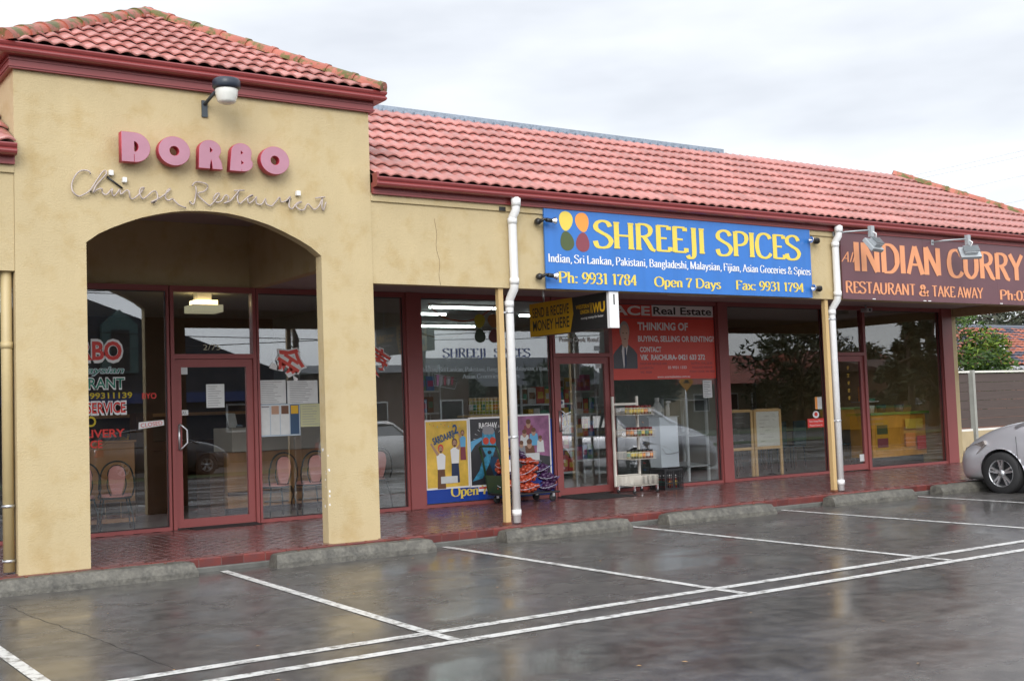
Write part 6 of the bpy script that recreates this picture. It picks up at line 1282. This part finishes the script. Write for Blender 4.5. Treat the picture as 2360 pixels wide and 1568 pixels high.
# neighbour house
HM = empty('neighbour_house', (50, 20, 0), 'house with mottled orange and slate tiled roof behind the fence', 'house')
MB().box(38, 66, 16.6, 25, -.3, 2.35).build('wall', mat('house_brick', (.22, .10, .07), .8, var=.2), HM)
def roof_colors(name, a, b_, c, sc):
    m = bpy.data.materials.new(name); m.use_nodes = True; nd, lk = m.node_tree.nodes, m.node_tree.links; p = nd['Principled BSDF']; p.inputs['Roughness'].default_value = .6
    tcn = nd.new('ShaderNodeTexCoord'); mpn = nd.new('ShaderNodeMapping'); mpn.inputs['Scale'].default_value = sc; lk.new(tcn.outputs['Object'], mpn.inputs[0])
    w = nd.new('ShaderNodeTexVoronoi'); w.feature = 'F1'; w.inputs['Scale'].default_value = 1.0; w.inputs['Randomness'].default_value = .9; lk.new(mpn.outputs[0], w.inputs[0])
    sp = nd.new('ShaderNodeSeparateColor'); lk.new(w.outputs['Color'], sp.inputs[0]); rp = nd.new('ShaderNodeValToRGB'); rp.color_ramp.interpolation = 'CONSTANT'; e = rp.color_ramp.elements; e[0].color = (*a, 1); e[1].position = .33; e[1].color = (*b_, 1); q = e.new(.60); q.color = (*c, 1)
    lk.new(sp.outputs[0], rp.inputs[0]); lk.new(rp.outputs[0], p.inputs['Base Color']); return m
M_HR = roof_colors('mottled_roof_tile', (.38, .12, .07), (.28, .09, .055), (.055, .055, .08), (1.5, 2.6, 4.6))
hp = math.atan(1.85/4.5)
def far_roof(parent, O, U, V, L_, rows, g, w, m, name='roof_tiles'):
    vv, ff = tile_mesh(w, g, rolls=1, n=5, h=.05, th=.045); mb = MB()
    for (Mx, u, v, st) in roof_field(O, U, V, L_-w*2, rows, g, w, lambda a, b_, c, d_: 1):
        b = len(mb.v); mb.v += [tuple(Mx @ Vector(q)) for q in vv]; mb.f += [tuple(b+i for i in q) for q in ff]; mb.sm += [True]*len(ff)
    mb.build(name, m, parent, kind='stuff')
far_roof(HM, (37.5, 16.0, 2.45), (1, 0, 0), (0, math.cos(hp), math.sin(hp)), 29, 14, 4.865/14, .33, M_HR)
rb = MB(); rb.quad((37.2, 16.0, 2.40), (66.5, 16.0, 2.40), (66.5, 20.5, 4.27), (37.2, 20.5, 4.27)); rb.quad((37.2, 20.5, 4.27), (66.5, 20.5, 4.27), (66.5, 25.3, 2.4), (37.2, 25.3, 2.4)); rb.build('roof', M_BAT, HM)
MB().tube([(37.3, 20.5, 4.33), (66.4, 20.5, 4.33)], .13, 8).build('ridge', mat('slate_ridge', (.10, .11, .14), .6), HM); MB().box(37.2, 66.5, 15.85, 15.99, 2.28, 2.42).build('gutter', mat('pale_gutter', (.45, .45, .48), .4), HM)
MB().box(37.2, 66.5, 16.0, 16.59, 2.20, 2.25).build('eave_lining', P_PAPER, HM)
MB().lathe([(.10, 0), (.10, .45), (0, .46)], (44.5, 17.6, 3.0), n=12).build('roof_vent', M_WHITE, HM); MB().box(44.2, 44.95, 17.35, 17.9, 3.02, 3.07).build('vent_flashing', M_WHITE, HM)
MB().lathe([(.28, 0), (.36, .15), (.36, .45), (.22, .62), (0, .66)], (45.6, 15.0, 2.95), n=16).build('roof_cowl', mat('rust_cowl', (.14, .03, .02), .6), HM); MB().tube([(45.6, 15.0, 2.3), (45.6, 15.0, 2.96)], .1, 8).build('cowl_pipe', M_FPOST, HM)

# trees: tapered limbs and many leaf cards in clumps
def leafy(name, x, y, z0, h, rad, trunk_h, cols, label, n=5200, leaf=.12, clumps=26, seed=1, cat='tree', shape=1.0, group=None, sparse=.0, conif=False):
    rnd = random.Random(seed); t = empty(name, (x, y, z0), label, cat, group); base = Vector((x, y, z0)); tk = MB()
    top = base+Vector((rnd.uniform(-.3, .3), rnd.uniform(-.3, .3), h*.8)); tk.tube([base, base.lerp(top, .35)+Vector((.08*h*.2, 0, 0)), base.lerp(top, .7), top], [h*.035, h*.026, h*.016, h*.006], 8)
    C_ = []
    for i in range(clumps):
        if conif:
            a = rnd.random()*6.283; f_ = rnd.random()**.8; zz = trunk_h+(h-trunk_h)*f_; rr = rad*(1-f_)*rnd.uniform(.5, 1.05); C_.append((base+Vector((math.cos(a)*rr, math.sin(a)*rr, zz)), rad*.26*(1.25-f_)))
        else:
            while True:
                q = Vector((rnd.uniform(-1, 1), rnd.uniform(-1, 1), rnd.uniform(-1, 1)))
                if .25 < q.length < 1: break
            C_.append((base+Vector((q.x*rad, q.y*rad, trunk_h+(h-trunk_h)*(.5+.5*q.z*shape))), rad*rnd.uniform(.22, .42)))
    for c, r_ in C_[::2]:
        s_ = base.lerp(top, rnd.uniform(.35, .8)); m_ = s_.lerp(c, .55)+Vector((0, 0, .08*h*rnd.random())); tk.tube([s_, m_, c], [h*.012, h*.008, h*.003], 5, caps=False)
    tk.build('trunk', mat('bark', (.085, .06, .045), .9, var=.25, vscale=5, bump=.5), t)
    ms = [MB() for _ in cols]
    for i in range(n):
        c, r_ = C_[rnd.randrange(len(C_))]; d_ = Vector((rnd.gauss(0, 1), rnd.gauss(0, 1), rnd.gauss(0, 1))).normalized(); p_ = c+d_*r_*rnd.random()**.45
        if conif: p_.z -= r_*.3*abs(d_.x)
        a = Vector((rnd.gauss(0, 1), rnd.gauss(0, 1), rnd.gauss(0, .6))).normalized()*leaf*rnd.uniform(.6, 1.3); b_ = a.cross(Vector((rnd.gauss(0, 1), rnd.gauss(0, 1), rnd.gauss(0, 1)))).normalized()*leaf*rnd.uniform(.25, .5)
        ms[rnd.randrange(len(cols)) if rnd.random() < .35 else C_.index((c, r_)) % len(cols)].quad(p_-a, p_+b_*.8, p_+a, p_-b_*.8)
    me0 = MB(); 
    me = bpy.data.meshes.new('crown'); V_, F_, I_ = [], [], []
    for k_, q in enumerate(ms):
        b = len(V_); V_ += q.v; F_ += [tuple(b+i for i in f) for f in q.f]; I_ += [k_]*len(q.f)
    me.from_pydata(V_, [], F_); [me.materials.append(c) for c in cols]; me.polygons.foreach_set('material_index', I_); link('crown', me, t); return t
def leafm(n_, c): 
    return mat(n_, c, .55, spec=.3)
LG = [leafm('leaf_bright', (.13, .19, .02)), leafm('leaf_mid', (.05, .10, .015)), leafm('leaf_deep', (.03, .06, .015)), leafm('leaf_bronze', (.20, .12, .04))]
LD = [leafm('leaf_dark_a', (.035, .05, .022)), leafm('leaf_dark_b', (.022, .034, .016)), leafm('leaf_olive', (.06, .07, .035))]
LGUM = [leafm('gum_leaf_a', (.075, .085, .055)), leafm('gum_leaf_b', (.045, .055, .04)), leafm('gum_leaf_c', (.10, .105, .07))]
leafy('garden_tree', 31.2, 10.6, -.2, 4.7, 1.75, .8, LG[:3]+[LG[1]], 'bright green leafy tree behind the brown fence', n=9000, leaf=.10, clumps=34, seed=4)
leafy('garden_tree', 28.0, 11.0, -.2, 4.3, 1.6, .8, LG[:3], 'darker garden tree hidden mostly by the shop end wall', n=3500, leaf=.12, clumps=20, seed=9)
for i, (x, y, h, r_, sd_, lb) in enumerate(((56, 36, 9.6, 4.6, 21, 'thin gum tree behind the mottled roof, nearest the green tree'), (67, 39, 10.5, 5.2, 22, 'tall gum tree behind the middle of the mottled roof'), (78, 40, 10, 5, 23, 'gum tree above the mottled roof at the photo edge'), (62, 48, 10.5, 5, 24, 'pale gum tree farthest behind the mottled roof'))):
    leafy('gum_tree', x, y, -.3, h, r_, 2.6, LGUM, lb, n=3600, leaf=.30, clumps=30, seed=sd_, group=None)
# power lines
PP = empty('power_pole', (48, 9, -.3), 'timber power pole beyond the right edge carrying the lines', 'pole'); MB().tube([(48, 9, -.35), (48, 9, 13.2)], [.16, .11], 10).build('pole', mat('grey_timber', (.13, .12, .11), .9, var=.2), PP)
for z in (12.2, 11.3): MB().box(47.9, 48.1, 8.1, 9.9, z, z+.1).build('cross_arm', mat('grey_timber'), PP)
M_WIRE = mat('power_cable', (.50, .51, .54), .5)
for i, ((xa, za), (xb, zb), lb) in enumerate((((27.6, 7.4), (33.1, 8.64), 'uppermost of the thin power lines over the hip roof'), ((27.6, 7.28), (33.1, 8.47), 'second power line just under the uppermost'), ((29.4, 7.11), (33.07, 7.88), 'middle power line crossing the pale sky'), ((31.5, 6.85), (33.0, 7.13), 'fourth power line down, near the hip tiles'), ((32.0, 6.68), (33.1, 6.86), 'lowest power line, just above the hip tiles'))):
    s_ = (zb-za)/(xb-xa); t = empty('power_line', (33, 9, zb), lb, 'power line', 'power lines in the pale sky')
    P_ = [(x, 9, za+s_*(x-xa)+.0006*(x-30)**2-.0) for x in (21.5, 24, 27, 30, 33, 36, 40, 44, 48)]; MB().tube(P_, .006, 5).build('cable', M_WIRE, t)

# ================================================================== ACROSS THE STREET (seen in the windows)
def gable(name, x0, x1, y0, y1, hw, hr, mw, mr, label, axis='x', n_win=4):
    t = empty(name, ((x0+x1)/2, (y0+y1)/2, -.35), label, 'building'); MB().box(x0, x1, y0, y1, -.36, hw).build('wall', mw, t); r_ = MB()
    if axis == 'x':
        ym = (y0+y1)/2; r_.prism([(y0-.5, hw-.05), (y1+.5, hw-.05), (ym, hr)], lambda u, v: (x0-.4, u, v), lambda u, v: (x1+.4, u, v))
    else:
        xm = (x0+x1)/2; r_.prism([(x0-.5, hw-.05), (x1+.5, hw-.05), (xm, hr)], lambda u, v: (u, y0-.4, v), lambda u, v: (u, y1+.4, v))
    r_.build('roof', mr, t)
    for i in range(n_win):
        a = x0+(x1-x0)*(i+.5)/n_win; w = MB().box(a-.7, a+.7, y1+.003, y1+.06, .9, 2.1).build('window', P_WHT, t); MB().box(a-.62, a+.62, y1+.061, y1+.07, .98, 2.02).build('pane', mat('car_glass'), w)
    return t
M_DKR = mat('dark_slate_roof', (.02, .026, .04), .5, var=.2); M_DKW = mat('navy_wall', (.03, .035, .05), .7, var=.1); M_RDR = mat('red_house_roof', (.28, .06, .035), .6, var=.25, vscale=2); M_CRW = mat('tan_house_wall', (.30, .25, .17), .8, var=.15); M_BRN = mat('brown_brick_wall', (.15, .075, .05), .85, var=.2, vscale=3)
g_ = gable('dark_gabled_hall', 1, 22.5, -44, -30, 2.6, 6.6, M_DKW, M_DKR, 'long dark gabled hall mirrored in the restaurant windows', 'y', 3)
dm = MB().prism([(13.0, 3.4), (14.4, 3.4), (14.4, 5.3), (13.7, 5.9), (13.0, 5.3)], lambda u, v: (u, -29.3, v), lambda u, v: (u, -31, v)).build('dormer', mat('green_dormer', (.08, .15, .15), .6), g_); MB().box(13.35, 14.05, -29.29, -29.25, 3.5, 5.1).build('dormer_window', M_BLK, dm)
MB().box(5, 21, -29.9, -29.5, 2.2, 2.6).build('shop_fascia', mat('navy_sign', (.03, .06, .20), .5), g_)
gable('brown_shop_block', 25, 34, -46, -36, 3.6, 4.2, M_BRN, M_DKR, 'brown brick block mirrored beside the grocery window edge')
gable('small_brick_house', 36, 47, -50, -40, 2.9, 4.8, M_BRN, M_DKR, 'low dark brick house mirrored in the grocery window')
gable('red_roofed_house', 55, 66, -52, -42, 2.8, 5.0, M_CRW, M_RDR, 'red roofed tan house mirrored in the dark curry window'); gable('red_roofed_house', 67.5, 78, -50, -40, 2.8, 5.2, M_CRW, M_RDR, 'second red roofed house mirrored farther right')
gable('long_brown_building', 62, 84, -39, -31, 3.2, 4.0, M_BRN, mat('brown_roof', (.10, .05, .04), .7), 'long brown building mirrored in the last window')
for i, (x, y, h, r_, sd_, cf, lb) in enumerate(((40, -36, 4.1, 2.2, 31, False, 'round street tree mirrored in the grocery window'), (44.5, -35, 6.2, 1.7, 32, False, 'thin street tree mirrored by the hanging sign'), (60.5, -37, 7.2, 3.6, 33, False, 'broad dark tree mirrored in the curry shop window'), (67, -38, 5.6, 2.6, 34, False, 'second broad dark tree mirrored in the curry shop window'), (55, -24, 7.0, 2.2, 35, True, 'tall conifer mirrored in the last window'), (58.3, -25, 8.6, 2.8, 36, True, 'taller conifer mirrored at the end pier'), (35, -40, 3.8, 2.0, 37, False, 'bushy tree between the mirrored houses'), (50, -40, 5.6, 2.0, 38, False, 'loose tree mirrored above the jar rack'))):
    leafy('conifer' if cf else 'street_tree', x, y, -.35, h, r_, 1.2 if not cf else .6, LD, lb, n=3600, leaf=.26, clumps=34, seed=sd_, conif=cf)
def pole(x, y, h, lean, label):
    t = empty('power_pole', (x, y, -.35), label, 'pole'); top = (x+lean, y, h); MB().tube([(x, y, -.35), top], [.20, .13], 10).build('pole', mat('grey_timber'), t)
    for z in (h-.5, h-1.7): MB().box(x+lean*.9-1.2, x+lean*.9+1.2, y+.10, y+.22, z, z+.12).build('cross_arm', mat('grey_timber'), t)
    return t
pole(25.0, -26, 9.0, .9, 'leaning power pole mirrored in the grocery window'); pole(32.6, -23, 10.5, .6, 'thick power pole mirrored beside the grocery door')
for i in range(6):
    z = 8.5-.75*i; t = empty('overhead_wire', (29, -25, z), ('topmost', 'second', 'third', 'fourth', 'fifth', 'lowest')[i]+' of the thin wires mirrored between the leaning poles', 'power line', 'wires mirrored in the windows'); MB().tube([(-8+8*k, -30+.9*k*(i % 3)*.4, z+.6*math.sin(i*2.1+k*.6)-.25*math.sin(math.pi*k/7)) for k in range(8)], .018, 4).build('cable', M_BLK, t)
rsn = empty('road_hump_sign', (35.3, -20.5, -.3), 'amber diamond road hump sign mirrored below the red poster', 'sign'); MB().tube([(35.3, -20.5, -.35), (35.3, -20.5, 2.9)], .035, 8).build('pole', M_ALU, rsn)
MB().prism([(0, -.42), (.42, 0), (0, .42), (-.42, 0)], lambda u, v: (35.3+u, -20.45, 2.35+v), lambda u, v: (35.3+u, -20.43, 2.35+v)).build('sign_plate', mat('amber_sign', (.75, .33, .02), .4), rsn)
MB().prism([(-.25, -.05), (.25, -.05), (.12, .02), (.08, .08), (-.08, .08), (-.12, .02)], lambda u, v: (35.3+u, -20.429, 2.35+v), lambda u, v: (35.3+u, -20.425, 2.35+v)).build('hump_symbol', P_BLK, rsn)
for i, (x, lb) in enumerate(((33.5, 'amber skip bin mirrored in the last shop door'),)):
    t = empty('skip_bin', (x, -9.5, -.26), lb, 'bin'); w = 1.5+.3*i; MB().prism([(-w*.85, .32), (w*.85, .32), (w, 1.0), (-w, 1.0)], lambda u, v: (x+u, -8.7, v), lambda u, v: (x+u, -10.2, v)).build('bin_body', mat('amber_bin', (.50, .24, .02), .5, var=.2), t); MB().box(x-w, x+w, -10.2, -8.7, 1.001, 1.06).build('green_cover', mat('green_cover', (.10, .22, .04), .6), t)
    for s_ in (-.7, .7): MB().box(x+s_*w-.1, x+s_*w+.1, -10.1, -8.8, -.29, .319).build('skid', M_BLK, t)
    for k_ in range(3): MB().box(x-w*.6, x-w*.05, -8.695, -8.675, .45+k_*.17, .50+k_*.17).build('printed_stripe', P_GRY, t)
for ob in scene.objects:
    if ob.type == 'EMPTY': ob.hide_render = False

# litter and cracks on the wet asphalt
random.seed(21); mb = MB()
for i in range(70):
    x, y = random.uniform(1.5, 20), random.uniform(-7.5, -.3); a = random.random()*6.28; r_ = random.uniform(.008, .022); z = zl(y)+.006
    mb.quad((x+math.cos(a)*r_, y+math.sin(a)*r_, z), (x-math.sin(a)*r_*.5, y+math.cos(a)*r_*.5, z+.004), (x-math.cos(a)*r_, y-math.sin(a)*r_, z+.001), (x+math.sin(a)*r_*.5, y-math.cos(a)*r_*.5, z+.005))
o = mb.build('fallen_leaves', mat('dead_leaf', (.30, .17, .07), .6, var=.5, vscale=3), None, kind='stuff'); tag(o, 'scattered dead leaves and grit on the wet car park', 'leaves')
for (x0, y0, x1, y1) in ((2.15, -1.0, 2.5, -4.3), (6.0, -4.9, 12.5, -7.2), (8.3, -1.2, 8.9, -4.2), (13.2, -2.4, 17.5, -3.9)):
    n = 40; mb = MB(); px = py = 0; pts = []
    for i in range(n+1):
        t_ = i/n; px += random.uniform(-.012, .012); py += random.uniform(-.012, .012); pts.append((x0+(x1-x0)*t_+px, y0+(y1-y0)*t_+py))
    for i in range(n):
        (a, b_), (c, d_) = pts[i], pts[i+1]; l = math.hypot(c-a, d_-b_) or 1; nx_, ny_ = -(d_-b_)/l*.0022, (c-a)/l*.0022
        mb.quad((a+nx_, b_+ny_, zl(b_)+.002), (c+nx_, d_+ny_, zl(d_)+.002), (c-nx_, d_-ny_, zl(d_)+.002), (a-nx_, b_-ny_, zl(b_)+.002))
    mb.build('asphalt_crack', mat('crack_dark', (.02, .019, .018), .9), cp, kind='stuff')
